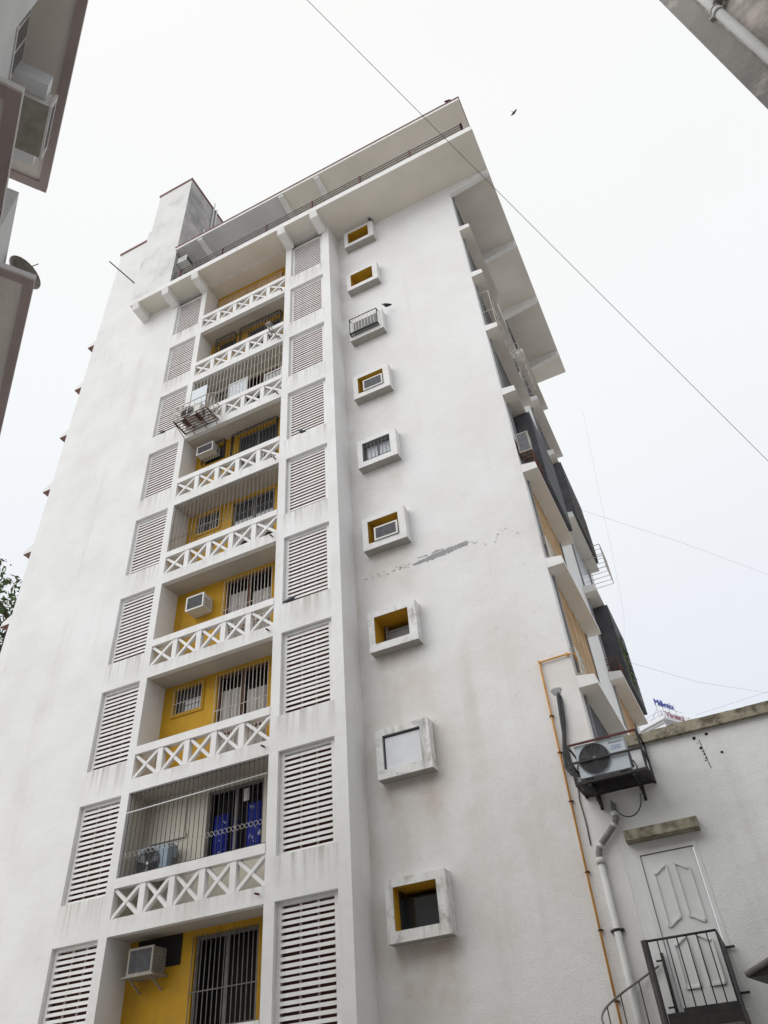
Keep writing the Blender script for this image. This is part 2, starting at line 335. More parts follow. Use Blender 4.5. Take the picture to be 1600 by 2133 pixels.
# ---- louvre panels
slat_len = {}
def slat_mesh(x0, x1, z, T=0):
    b = B(); y0 = D+0.095
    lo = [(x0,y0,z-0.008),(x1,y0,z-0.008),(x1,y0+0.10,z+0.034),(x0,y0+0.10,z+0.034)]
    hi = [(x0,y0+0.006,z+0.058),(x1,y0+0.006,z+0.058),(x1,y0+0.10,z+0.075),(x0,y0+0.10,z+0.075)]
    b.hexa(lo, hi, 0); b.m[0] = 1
    return b
cache = {}
for k in range(0, 9):
    for side, (x0, x1, sx0, sx1) in enumerate(((XL0, XL1, -14.04, -12.93), (XR0, XR1, -8.476, -7.325))):
        zt = ZB(k); zb_ = zt-2.17
        b = B()
        b.box(x0+0.003, sx0, D+0.10, D+0.2, zb_+0.003, zt-0.003); b.box(sx1, x1-0.003, D+0.10, D+0.2, zb_+0.003, zt-0.003)
        b.box(sx0, sx1, D+0.10, D+0.2, zt-0.075, zt-0.003)
        for q in (1, 2):
            xm = sx0 + (sx1-sx0)*q/3; b.box(xm-0.02, xm+0.02, D+0.165, D+0.2, zb_+0.003, zt-0.075)
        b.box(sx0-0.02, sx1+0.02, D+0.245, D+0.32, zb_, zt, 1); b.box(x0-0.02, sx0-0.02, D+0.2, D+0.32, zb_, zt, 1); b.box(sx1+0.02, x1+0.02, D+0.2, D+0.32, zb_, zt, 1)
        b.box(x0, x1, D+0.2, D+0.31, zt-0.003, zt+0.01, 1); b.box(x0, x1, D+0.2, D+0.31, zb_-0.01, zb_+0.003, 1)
        pan = build(b, 'louvre_panel', [TRIM, VOID], bld)
        N = 18; pitch = (2.17-0.09)/N
        if k < 8:
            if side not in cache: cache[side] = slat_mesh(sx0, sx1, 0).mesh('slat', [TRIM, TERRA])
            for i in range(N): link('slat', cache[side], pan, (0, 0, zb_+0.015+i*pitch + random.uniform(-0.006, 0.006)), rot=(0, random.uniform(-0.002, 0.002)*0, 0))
        else:
            b = B()
            for i in range(N):
                q = slat_mesh(sx0, sx1, zb_+0.015+i*pitch); o0 = len(b.v); b.v += q.v; b.f += [tuple(o0+a for a in f_) for f_ in q.f]; b.m += q.m; b.sm += q.sm
            o = build(b, 'slats', [TRIM, TERRA], pan); o['kind'] = 'stuff'

# ---- balcony railings with crossed braces
for k in range(-1, 8):
    z = ZB(k); b = B(); b.box(XB0+0.002, XB1-0.002, D-0.012, D+0.15, z+0.93, z+1.13)
    rail = build(b, 'balcony_railing', TRIM, bld)
    nb = 5; pw = 0.15; bay = (XB1-XB0)/nb
    for i in range(1, nb):
        xc = XB0+bay*i; b = B(); b.box(xc-pw/2, xc+pw/2, D+0.003, D+0.14, z+0.332, z+0.928); build(b, 'post', TRIM, rail)
    for i in range(nb):
        a = XB0+bay*i + (pw/2 if i else 0); c = XB0+bay*(i+1) - (pw/2 if i < nb-1 else 0)
        for s_ in (0, 1):
            p, q = ((a, z+0.335), (c, z+0.925)) if s_ == 0 else ((a, z+0.925), (c, z+0.335))
            b = B(); yy = D+0.068 + 0.012*s_; dx = 0.055
            P0, P1 = Vector((p[0], yy, p[1])), Vector((q[0], yy, q[1])); dv = (P1-P0).normalized()
            b.bar(P0-dv*0.03, P1+dv*0.03, 0.072, 0.10); build(b, 'cross_brace', TRIM, rail)
    b = B(); b.tube([(XB1-0.12, D+0.06, z+0.20), (XB1-0.13, D-0.12, z+0.185)], 0.022, 8); build(b, 'drain_spout', RUST, bld)

# ---- balcony back walls, doors, windows, grilles
def grille(b, x0, x1, z0, z1, y, n, r=0.009, hs_=(), mi=0, box=0.0):
    for i in range(n+1):
        x = x0+(x1-x0)*i/n; b.tube([(x, y, z0), (x, y, z1)], r, 5, mi)
    for h in hs_: b.tube([(x0, y-0.006, h), (x1, y-0.006, h)], r*1.1, 5, mi)
    if box:
        for z in (z0, z1):
            b.tube([(x0, y, z), (x1, y, z)], r*1.4, 5, mi)
            for x in (x0, x1): b.tube([(x, y, z), (x, y+box, z)], r*1.4, 5, mi)
        for i in range(1, 4):
            for x in (x0, x1):
                b.tube([(x, y+box*i/4, z0), (x, y+box*i/4, z1)], r, 5, mi)
        for i in range(1, n): 
            x = x0+(x1-x0)*i/n; b.tube([(x, y, z1), (x, y+box, z1)], r*0.8, 4, mi)
def curtain(name, m, x0, x1, z0, z1, y, parent, waves=9, amp=0.04):
    b = B(); n = waves*6; pr = None
    for i in range(n+1):
        x = x0+(x1-x0)*i/n; yy = y+amp*math.sin(i/n*waves*2*math.pi)+amp*0.5*math.sin(i/n*waves*3.7+1)
        if pr: b.quad([(pr[0],pr[1],z0),(x,yy,z0),(x,yy,z1),(pr[0],pr[1],z1)], 0, True)
        pr = (x, yy)
    return build(b, name, m, parent)
DX0, DX1 = -10.94, -9.42
spec = {-1: dict(w=YEL, g=GIRON, win=False, cur=None), 0: dict(w=CREAM, g=None, win=False, cur='blue'),
        1: dict(w=YEL, g=WIRON, win=True, cur='pale'), 2: dict(w=YEL, g=WIRON, win=False, cur='pale'),
        3: dict(w=YEL, g=None, win=True, cur='dark'), 4: dict(w=YEL, g=IRON, win=True, cur=None, box=0.14),
        5: dict(w=CREAM, g=None, win=True, cur=None), 6: dict(w=YEL, g=IRON, win=True, cur=None, box=0.2), 7: dict(w=YEL, g=None, win=False, cur='tan')}
for k, sp_ in spec.items():
    z = ZB(k); zf = z+0.3; zc = z+3 if k < 7 else ZS-0.004
    dh = (DX0, DX1, zf+0.02, z+2.87); wn = (-12.28, -11.40, z+2.12, z+2.86)
    hl = [dh] + ([wn] if sp_['win'] else [])
    b = B(); wall(b, 'y', DB, XB0-0.0, XB1+0.0, z+0.28, zc, hl, 0.12)
    bw = build(b, 'balcony_back_wall', sp_['w'], bld)
    for xx in (XB0, XB1):
        b = B(); b.quad([(xx,D+0.16,z+0.3),(xx,DB,z+0.3),(xx,DB,zc),(xx,D+0.16,zc)])
        build(b, 'balcony_cheek', CREAM if k in (0, 5) else PL, bld)
    if k == 0:
        b = B(); b.box(DX0-0.02, DX1+0.3, DB-0.012, DB-0.003, z+0.31, z+1.3); build(b, 'door_kick_panel', CREAM, bld)
    # door
    b = B(); x0, x1, z0, z1 = dh; y = DB+0.05
    for (a, c) in ((x0+0.002, x0+0.06), ((x0+x1)/2-0.03, (x0+x1)/2+0.03), (x1-0.06, x1-0.002)): b.box(a, c, y, y+0.06, z0, z1-0.002)
    b.box(x0+0.06, x1-0.06, y+0.002, y+0.058, z1-0.07, z1-0.003); b.box(x0+0.06, x1-0.06, y+0.002, y+0.058, z0+0.9, z0+0.96)
    door = build(b, 'balcony_door', GIRON if k in (-1, 0, 3, 4, 6) else RUST, bld)
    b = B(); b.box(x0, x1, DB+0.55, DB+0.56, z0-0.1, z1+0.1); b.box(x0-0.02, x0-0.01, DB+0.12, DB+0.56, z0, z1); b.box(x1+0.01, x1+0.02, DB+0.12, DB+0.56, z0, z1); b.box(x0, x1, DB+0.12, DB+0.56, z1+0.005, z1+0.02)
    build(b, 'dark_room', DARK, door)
    for (a, c) in ((x0+0.06, (x0+x1)/2-0.03), ((x0+x1)/2+0.03, x1-0.06)):
        if sp_['cur'] in ('pale',):
            pass
        b = B(); b.box(a, c, y+0.025, y+0.03, z0+0.97, z1-0.07)
        if k in (3, 4, 6, 7): build(b, 'pane', GLASS, door)
    cu = sp_['cur']
    if cu == 'pale':
        curtain('curtain', CURT, x0+0.05, (x0+x1)/2-0.12, z0, z0+2.15, DB+0.14, door, 6, 0.02); curtain('curtain', CURT, (x0+x1)/2+0.06, x1-0.05, z0, z0+1.98, DB+0.14, door, 6, 0.02)
    if cu == 'blue':
        curtain('curtain', BLUE, x0+0.12, x0+0.52, z0, z0+2.0, DB+0.14, door, 4, 0.02); curtain('curtain', BLUE, x0+0.62, x0+0.78, z0, z0+1.85, DB+0.15, door, 2, 0.02); curtain('curtain', BLUE, x1-0.5, x1-0.02, z0, z0+2.1, DB+0.14, door, 4, 0.02)
        curtain('curtain', DCURT, x0+0.05, x1-0.05, z0, z1, DB+0.3, door, 10, 0.04)
        b = B(); b.box(x0+0.98, x0+1.12, DB+0.02, DB+0.04, z1-0.42, z1-0.14); build(b, 'paper_tag', CURT, door)
    if cu == 'dark': curtain('curtain', DCURT, x0+0.05, x1-0.05, z0, z1-0.05, DB+0.2, door, 9, 0.04)
    if cu == 'tan': curtain('curtain', BAMB, XB0+0.05, XB1-0.6, z+1.2, zc-0.30, DB-0.06, bw, 22, 0.015)
    if sp_['g'] is not None:
        b = B(); bx = sp_.get('box', 0.0); yy = DB-0.04-bx
        grille(b, x0-0.03-bx, x1+0.03+bx*0.3, z0, z1+0.02, yy, 14, 0.011, (z0+1.55, z0+0.8), 0, bx)
        build(b, 'door_grille', sp_['g'], bld)
    if sp_['win']:
        x0, x1, z0, z1 = wn; b = B()
        b.box(x0-0.06, x0+0.03, DB-0.03, DB+0.08, z0-0.06, z1+0.05); b.box(x1-0.03, x1+0.06, DB-0.03, DB+0.08, z0-0.06, z1+0.05); b.box(x0+0.03, x1-0.03, DB-0.03, DB+0.08, z0-0.06, z0+0.03); b.box(x0+0.03, x1-0.03, DB-0.03, DB+0.08, z1-0.03, z1+0.05)
        win = build(b, 'balcony_window', YEL if sp_['w'] is YEL else TRIM, bld)
        b = B(); b.box(x0+0.03, x1-0.03, DB+0.05, DB+0.056, z0+0.03, z1-0.03); build(b, 'pane', GLASS, win)
        b = B(); bx = sp_.get('box', 0.0); grille(b, x0, x1, z0-0.02, z1+0.02, DB-0.05-bx, 8, 0.009, (z0+0.3,), 0, bx); build(b, 'window_grille', sp_['g'] or WIRON, win)

# full-height grilles closing three balconies
def front_grille(k, m, n, r, rings=False):
    z = ZB(k); z0, z1 = z+1.132, z+2.995; b = B(); y = D+0.07
    for i in range(n):
        x = XB0+0.04+(XB1-XB0-0.08)*i/(n-1); b.tube([(x, y, z0), (x, y, z1)], r, 5)
    hz = (z0+0.03, z1-0.03, z0+1.25) if not rings else (z0+0.03, z1-0.03)
    for h in hz: b.tube([(XB0+0.01, y-0.01, h), (XB1-0.01, y-0.01, h)], r*1.1, 5)
    g = build(b, 'balcony_grille', m, bld)
    b = B(); nr = 34
    for i in range(nr):
        x = XB0+0.08+(XB1-XB0-0.16)*i/(nr-1); pts = [(x+0.05*math.cos(t*math.pi/5), y-0.012, z0+0.47+0.05*math.sin(t*math.pi/5)) for t in range(11)]
        b.tube(pts, r*0.65, 4, 0, False)
    if rings: o = build(b, 'ring_ornaments', WIRON if k == 0 else m, g); o['kind'] = 'stuff'
    return g
front_grille(0, IRON, 31, 0.008, True)
front_grille(3, GIRON, 27, 0.009, True)
front_grille(5, WIRON, 27, 0.010)
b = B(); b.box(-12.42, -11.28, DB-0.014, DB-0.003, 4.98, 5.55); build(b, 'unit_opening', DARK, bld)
b = B(); b.box(XC+0.02, -1.62, 20.9, 23.9, 17.83, 20.5); build(b, 'mesh_bay', BAMB2, bld)
# cream wall details on the balcony with the blue curtain
b = B(); b.box(-12.4, -11.5, DB-0.03, DB-0.002, 7.62, 8.42); b.box(-12.44, -11.46, DB-0.06, DB-0.003, 7.52, 7.615); build(b, 'wall_panel', CREAM, bld)
# open white casement on the enclosed upper balcony
b = B(); x0, z0 = -11.2, ZB(5)+1.2
b.box(x0, x0+0.05, 13.62, 13.66, z0, z0+1.05); b.box(x0+0.75, x0+0.8, 13.62, 13.66, z0, z0+1.05); b.box(x0+0.05, x0+0.75, 13.622, 13.658, z0+0.99, z0+1.05); b.box(x0+0.05, x0+0.75, 13.622, 13.658, z0, z0+0.05)
cs = build(b, 'open_casement', TRIM, bld); b = B(); b.box(x0+0.05, x0+0.75, 13.637, 13.643, z0+0.05, z0+0.99); build(b, 'pane', PANE, cs)
b = B(); b.box(-9.9, -9.85, DB-0.25, DB-0.2, ZB(5)+1.2, ZB(5)+2.3); b.box(-9.2, -9.15, DB-0.25, DB-0.2, ZB(5)+1.2, ZB(5)+2.3); b.box(-9.85, -9.2, DB-0.248, DB-0.202, ZB(5)+2.24, ZB(5)+2.3)
cs = build(b, 'open_casement', TRIM, bld); b = B(); b.box(-9.85, -9.2, DB-0.23, DB-0.22, ZB(5)+1.2, ZB(5)+2.24); build(b, 'pane', GLASS, cs)

# ---- projecting window boxes on the right wall
surround_label = {0: 'open window box with dark inside and yellow left reveal', 1: 'window box closed by a white board with black mould', 2: 'mouldy window box with dark recess'}
for k in range(9):
    z0, z1 = 4.60+3*k, 5.68+3*k; x0, x1 = -6.49, -5.25; y0, y1 = 13.92, DR-0.002
    b = B()
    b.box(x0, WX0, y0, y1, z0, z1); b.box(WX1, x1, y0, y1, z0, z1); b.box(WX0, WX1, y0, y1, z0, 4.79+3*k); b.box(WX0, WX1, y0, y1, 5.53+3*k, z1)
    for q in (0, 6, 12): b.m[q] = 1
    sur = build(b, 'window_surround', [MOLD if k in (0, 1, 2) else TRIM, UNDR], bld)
    if k in surround_label: sur['label'] = surround_label[k]
    a0, a1 = 4.79+3*k, 5.53+3*k; yb = 14.72; e_ = 0.004
    b = B(); lin = 0 if k not in (1, 4, 6) else 1
    b.quad([(WX0+e_,y0+.01,a0),(WX0+e_,y0+.01,a1),(WX0+e_,yb,a1),(WX0+e_,yb,a0)], lin); b.quad([(WX1-e_,y0+.01,a0),(WX1-e_,yb,a0),(WX1-e_,yb,a1),(WX1-e_,y0+.01,a1)], lin)
    b.quad([(WX0,y0+.01,a1-e_),(WX1,y0+.01,a1-e_),(WX1,yb,a1-e_),(WX0,yb,a1-e_)], lin); b.quad([(WX0,y0+.01,a0+e_),(WX0,yb,a0+e_),(WX1,yb,a0+e_),(WX1,y0+.01,a0+e_)], 2)
    build(b, 'reveal', [YEL, GREYP, TRIM], sur)
    b = B(); b.box(WX0, WX1, yb-0.02, yb, a0, a1); build(b, 'back_board', {0: DARK, 2: GREYP, 3: BRWN, 5: BRWN, 7: BRWN, 8: BRWN}.get(k, GREYP), sur)
    if k == 0:
        b = B(); b.box(WX0+0.01, WX1-0.01, yb-0.3, yb-0.27, a0+0.01, a1-0.1); b.box(WX0+0.006, WX0+0.03, y0+0.25, yb-0.31, a0+0.01, a1-0.01); build(b, 'inner_frame', GLASS, sur)
    if k == 2:
        b = B(); b.box(WX0+0.06, WX0+0.12, yb-0.3, yb-0.25, a0+0.01, a1-0.02); b.box(WX0+0.12, WX1-0.02, yb-0.298, yb-0.252, a1-0.22, a1-0.16); b.box(WX0+0.12, WX1-0.01, yb-0.28, yb-0.27, a0+0.02, a1-0.22); build(b, 'inner_frame', GREYP, sur)
    if k == 1:
        b = B(); b.box(WX0+0.035, WX1-0.03, y0+0.06, y0+0.085, a0+0.03, a1-0.045); build(b, 'closing_board', BOARD, sur)
    if k == 4:
        b = B(); b.box(WX0+0.01, WX0+0.05, y0+0.16, y0+0.2, a0, a1-0.01); b.box(WX1-0.05, WX1-0.01, y0+0.16, y0+0.2, a0, a1-0.01); b.box((WX0+WX1)/2-0.03, (WX0+WX1)/2+0.03, y0+0.16, y0+0.2, a0, a1-0.01)
        b.box(WX0+0.05, WX1-0.05, y0+0.165, y0+0.195, a1-0.06, a1-0.012); build(b, 'sash', GIRON, sur)
        for q in (0, 1):
            xa = WX0+0.05+q*0.41; b = B(); b.box(xa, xa+0.35, y0+0.178, y0+0.182, a0+0.01, a1-0.06); build(b, 'pane', PANE, sur)
        b = B(); grille(b, WX0+0.02, WX1-0.02, a0+0.005, a1-0.01, y0+0.04, 7, 0.010, (a0+0.06, a1-0.14)); build(b, 'window_grille', GIRON, sur)
    if k == 6:
        b = B(); xa, xb_, ya = WX0-0.10, WX1+0.05, y0-0.13
        grille(b, xa, xb_, a0+0.04, a1+0.08, ya, 9, 0.014, (), 1)
        for zz in (a0+0.04, a1+0.08, a0+0.0):
            b.tube([(xa,ya,zz),(xb_,ya,zz)], 0.018, 5, 0)
            for xx in (xa, xb_): b.tube([(xx,ya,zz),(xx,y0,zz)], 0.016, 5, 0)
        for xx in (xa, xb_): b.tube([(xx,ya,a0),(xx,ya,a1+0.08)], 0.018, 5, 0)
        for i in range(6): yy = ya+0.13*i/5; b.tube([(xa,yy,a0),(xb_,yy,a0)], 0.008, 4, 0)
        build(b, 'window_cage', [IRON, WIRON], sur)
        b = B(); b.box(WX0+0.006, WX1-0.006, y0+0.012, y0+0.03, a0+0.005, a1-0.008); build(b, 'pane', GREYP, sur)

# ---- side face: sunshade slabs, cane blinds and screens
scr = {0: (BAMB2, BAMB), 1: (BAMB, BAMB), 2: (BAMB, BAMB2), 3: (BAMB2, PANE), 4: (BAMB2, BAMB2), 5: (WIRON, BAMB2), 6: (BAMB2, BAMB2), 7: (BAMB2, BAMB2)}
for ci, (ya, yb) in enumerate(((14.2, 17.75), (20.4, 24.0))):
    for k in range(0, 7):
        z = 8.55+3*k; b = B()
        b.hexa([(XC+0.002,ya+0.002,z),(-1.68,ya+0.002,z),(-1.68,yb,z),(XC+0.002,yb,z)], [(XC+0.002,ya+0.002,z+0.27),(-1.70,ya+0.002,z+0.21),(-1.70,yb,z+0.21),(XC+0.002,yb,z+0.27)])
        b.m = [1]+[0]*5
        build(b, 'sunshade_slab', [TRIM, SOF], bld)
    for k in range(-1, 7):
        z = 8.55+3*k; wa, wb = SB[ci]
        if k == -1 : z0 = 6.0; z1 = z+2.98
        else: z0, z1 = z+0.3, z+2.98
        if k == 6: z1 = ZS-0.05
        m_ = scr[k+1][ci]
        b = B(); b.box(XC-0.06, XC+0.012, wa+0.02, wb, z0, z1)
        if m_ is BAMB:   # cane blind made of upright strips
            b = B(); nst = 26
            for i in range(nst):
                t0, t1 = wa+0.03+(wb-wa-0.05)*i/nst, wa+0.03+(wb-wa-0.05)*(i+0.92)/nst; dx = random.uniform(0, 0.012)
                b.box(XC-0.02+dx, XC+0.012+dx, t0, t1, z0+random.uniform(0, 0.05), z1-0.02)
            build(b, 'cane_blind', BAMB, bld)
            b = B()
            for i in range(9):
                yy = ya+0.04+0.5*i/8; b.tube([(XC+0.02, yy, z0+0.02), (XC+0.13, yy, z0+0.02), (XC+0.13, yy, z0+0.6), (XC+0.02, yy, z0+0.62)], 0.012, 4)
            b.tube([(XC+0.13, ya+0.03, z0+0.6), (XC+0.13, wb-0.3, z0+0.6)], 0.012, 4)
            build(b, 'sill_grille', WIRON, bld)
        else: build(b, 'window_screen', m_ if m_ is not WIRON else BAMB2, bld)
        for q0, q1 in ((wa-0.06, wa+0.02), (wb, wb+0.06)): b = B(); b.box(XC+0.003, XC+0.05, q0, q1, z0, z1-0.002); build(b, 'window_jamb', GREYP, bld)
# projecting grilles on the side face
def side_cage(ya, yb, z0, z1, xo, m, n=8):
    b = B()
    for i in range(n+1):
        yy = ya+(yb-ya)*i/n; b.tube([(XC+0.01,yy,z0),(xo,yy,z0),(xo,yy,z1),(XC+0.01,yy,z1)], 0.013, 5)
    for zz in (z0, (z0+z1)/2, z1):
        b.tube([(xo,ya,zz),(xo,yb,zz)], 0.014, 5); b.tube([(XC+0.01,ya,zz),(xo,ya,zz)], 0.014, 5)
    return build(b, 'side_cage', m, bld)
side_cage(14.5, 17.5, 20.85, 22.9, -1.72, WIRON, 7)
side_cage(16.0, 17.6, 20.9, 21.7, -1.45, WIRON, 5)
b = B(); b.box(XC+0.02, -1.60, 15.15, 17.55, 14.83, 17.54)     # dark mesh bay
bay = build(b, 'mesh_bay', BAMB2, bld)
side_cage(14.3, 15.1, 14.9, 15.25, -1.69, RUST, 6)
side_cage(20.9, 23.6, 17.85, 19.6, -1.6, GIRON, 7)
side_cage(23.0, 24.2, 17.0, 18.0, -1.35, WIRON, 4)
b = B(); b.box(XC+0.02, -1.60, 21.4, 23.95, 11.83, 14.54); build(b, 'mesh_bay', BAMB2, bld)
side_cage(20.5, 21.4, 11.9, 12.25, -1.72, RUST, 6)
# left-hand sunshade ends
for k in range(0, 10):
    z = 3.6+2.9*k+0.1
    b = B(); b.hexa([(XE-0.40,D+0.01,z),(XE-0.002,D+0.01,z),(XE-0.002,D+3.2,z),(XE-0.42,D+3.2,z)], [(XE-0.36,D+0.01,z+0.14),(XE-0.002,D+0.01,z+0.34),(XE-0.002,D+3.2,z+0.34),(XE-0.36,D+3.2,z+0.16)])
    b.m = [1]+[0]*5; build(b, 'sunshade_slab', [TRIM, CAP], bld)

# ---- roof terrace slab, brackets, railing, top roof, tower
XRT = -0.47; YF = 12.6
b = B()
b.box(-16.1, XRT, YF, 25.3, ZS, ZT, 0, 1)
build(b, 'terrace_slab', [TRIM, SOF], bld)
for x in (-7.15, -8.62, -12.75, -14.25, -15.78):
    b = B(); yw = D-0.003
    b.hexa([(x-0.16,YF+0.06,29.50),(x+0.16,YF+0.06,29.50),(x+0.16,yw,29.45),(x-0.16,yw,29.45)], [(x-0.16,YF-0.03,ZS-0.003),(x+0.16,YF-0.03,ZS-0.003),(x+0.16,yw,ZS-0.003),(x-0.16,yw,ZS-0.003)])
    build(b, 'roof_bracket', TRIM, bld)
for y in (DR+0.005, 17.5, 20.5, 23.8):
    b = B(); xw = XC+0.003
    b.hexa([(xw,y,29.32),(XRT-0.06,y,29.55),(XRT-0.06,y+0.18,29.55),(xw,y+0.18,29.32)], [(xw,y,ZS-0.003),(XRT-0.03,y,ZS-0.003),(XRT-0.03,y+0.18,ZS-0.003),(xw,y+0.18,ZS-0.003)])
    build(b, 'roof_bracket', TRIM, bld)
b = B(); YR = YF+0.12
for h in (0.22, 0.40, 0.58, 0.76): b.tube([(-14.0, YR, ZT+h), (XRT-0.35, YR, ZT+h), (XRT-0.35, YR+0.6, ZT+h)], 0.022, 6)
rl = build(b, 'terrace_railing', GIRON, bld)
x = -13.7
while x < XRT-0.3:
    b = B(); b.box(x-0.035, x+0.035, YR-0.035, YR+0.035, ZT+0.002, ZT+0.80); build(b, 'post', REDI, rl); x += 2.15
b = B(); b.box(XRT-0.39, XRT-0.31, YR-0.035, YR+0.035, ZT+0.002, ZT+0.8); build(b, 'post', REDI, rl)
ZR = 32.5
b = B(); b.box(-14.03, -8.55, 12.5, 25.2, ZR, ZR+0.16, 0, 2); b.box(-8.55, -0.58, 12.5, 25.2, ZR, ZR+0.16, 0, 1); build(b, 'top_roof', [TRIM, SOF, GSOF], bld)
b = B(); b.box(-14.03, -0.55, 12.47, 25.22, ZR+0.162, ZR+0.21); build(b, 'roof_edge_cap', CAP, bld)
b = B(); b.quad([(-14.03,15.2,ZT),(-0.9,15.2,ZT),(-0.9,15.2,ZR),(-14.03,15.2,ZR)]); b.quad([(-0.9,15.2,ZT),(-0.9,25,ZT),(-0.9,25,ZR),(-0.9,15.2,ZR)]); build(b, 'terrace_wall', PL, bld)
for x in (-6.95, -8.65, -12.75):
    b = B(); b.hexa([(x-0.12,12.56,ZR-0.10),(x+0.12,12.56,ZR-0.10),(x+0.12,15.19,ZR-0.38),(x-0.12,15.19,ZR-0.38)], [(x-0.12,12.53,ZR-0.003),(x+0.12,12.53,ZR-0.003),(x+0.12,15.19,ZR-0.003),(x-0.12,15.19,ZR-0.003)])
    build(b, 'roof_bracket', TRIM, bld)
TX = -14.04
b = B(); b.box(-16.12, TX, YF+0.003, 16.0, ZT+0.002, 36.0); b.box(-15.98, TX, YF+0.003, 16.0, 36.0, 39.4)
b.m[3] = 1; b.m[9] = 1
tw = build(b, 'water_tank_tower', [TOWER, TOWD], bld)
b = B(); b.box(-16.03, TX+0.05, YF-0.045, 16.05, 39.402, 39.5); build(b, 'tower_cap', CAP, tw)
for dy, zt in ((0.0, 39.9), (0.22, 39.6)):
    b = B(); b.tube([(TX+0.07, 14.35+dy, zt), (TX+0.07, 14.35+dy, 36.2-dy), (TX+0.3, 14.3+dy, 36.0-dy), (TX+0.4, 14.3+dy, 33.2)], 0.045, 6); build(b, 'tower_pipe', PVC, tw)
b = B(); b.tube([(TX+0.07, 13.9, 36.5), (TX+0.07, 13.9, 35.6), (TX+0.25, 14.1, 35.3), (TX+0.25, 14.1, 33.4)], 0.05, 6)
build(b, 'tower_pipe', PVC, tw)
b = B(); b.tube([(-17.2, D-0.02, 33.55), (-17.75, D-1.2, 34.1)], 0.03, 6); build(b, 'flag_pole', IRON, bld)
# crack repair patches in bare cement on the right wall
def patch(pts_top, pts_bot, name='cement_patch'):
    b = B(); y = DR-0.004
    for i in range(len(pts_top)-1):
        b.quad([(pts_bot[i][0], y, pts_bot[i][1]), (pts_bot[i+1][0], y, pts_bot[i+1][1]), (pts_top[i+1][0], y, pts_top[i+1][1]), (pts_top[i][0], y, pts_top[i][1])])
    build(b, name, PATCH, bld)
n = 60; tp, bt = [], []
for i in range(n+1):
    t = i/n; x = -5.28+1.5*t; c = 12.88+0.11*t; hw = 0.075*(0.35+0.65*min(1, t*3))*(0.75+0.5*random.random()) if i < n else 0.02
    tp.append((x, c+hw)); bt.append((x, c-hw*(0.7+0.6*random.random())))
patch(tp, bt)
def crumbs(x0, z0, x1, z1, num, spread, s0, s1):
    b = B(); y = DR-0.0035
    for i in range(num):
        t = random.random(); x = x0+(x1-x0)*t; z = z0+(z1-z0)*t+random.uniform(-spread, spread); s_ = random.uniform(s0, s1)
        pts = []
        for j in range(6):
            a = j*math.pi/3; rr = s_*random.uniform(0.5, 1.2); pts.append((x+rr*1.7*math.cos(a), y - 0.00005*i, z+rr*0.7*math.sin(a)))
        b.quad(pts)
    o = build(b, 'cement_crumbs', PATCH, bld); o['kind'] = 'stuff'
crumbs(-6.6, 12.93, -5.3, 12.92, 34, 0.07, 0.008, 0.03); crumbs(-5.25, 13.02, -4.45, 13.06, 22, 0.025, 0.015, 0.035)
crumbs(-3.75, 12.97, -3.3, 12.75, 9, 0.03, 0.008, 0.02); crumbs(-3.2, 12.55, -2.98, 13.0, 10, 0.02, 0.008, 0.016); crumbs(-2.98, 13.0, -2.74, 13.0, 7, 0.03, 0.008, 0.018); crumbs(-2.74, 13.0, -2.49, 12.7, 8, 0.03, 0.006, 0.014)
crumbs(-6.5, 3.2, -2.3, 12.0, 40, 1.5, 0.004, 0.011)

# ================================================================== annex
an = thing('annex_building', 'low plain white annex wall with mossy coping and a panelled upper door', 'building', (2.5, 17, 0))
b = B(); wall(b, 'y', DR+0.003, XC+0.003, 9.0, 0, 7.14, [(-1.79, -0.90, 3.02, 5.30)], 0.1); b.quad([(9,DR,0),(9,20,0),(9,20,7.14),(9,DR,7.14)]); b.box(XC+0.4, 9, DR+0.3, 20, 7.0, 7.1)
build(b, 'wall', PLA, an)
b = B(); xs = XC+0.003; n = 40; random.seed(3)
for i in range(n):
    xa, xb_ = xs+(11.0*i/n), xs+11.0*(i+1)/n; j = [random.uniform(-0.012, 0.012) for _ in range(2)]
    b.hexa([(xa,DR-0.09,7.142),(xb_,DR-0.09,7.142),(xb_,DR+0.35,7.142),(xa,DR+0.35,7.142)], [(xa,DR-0.09,7.33+j[0]),(xb_,DR-0.09,7.33+j[0]),(xb_,DR+0.35,7.35),(xa,DR+0.35,7.35)])
build(b, 'coping', MOSS, an)
b = B(); b.hexa([(-1.93,DR-0.22,5.52),(-0.70,DR-0.22,5.52),(-0.70,DR+0.01,5.5),(-1.93,DR+0.01,5.5)], [(-1.93,DR-0.22,5.68),(-0.70,DR-0.22,5.68),(-0.70,DR+0.01,5.74),(-1.93,DR+0.01,5.74)])
build(b, 'door_canopy', MOSS, an)
b = B(); b.box(-1.775, -0.915, DR+0.015, DR+0.06, 3.025, 5.285); door = build(b, 'door', DOORM, an)
b = B(); b.box(-1.86, -1.79, DR-0.006, DR+0.05, 3.02, 5.36); b.box(-0.90, -0.83, DR-0.006, DR+0.05, 3.02, 5.36); b.box(-1.79, -0.90, DR-0.006, DR+0.05, 5.30, 5.36); build(b, 'door_frame', DOORM, an)
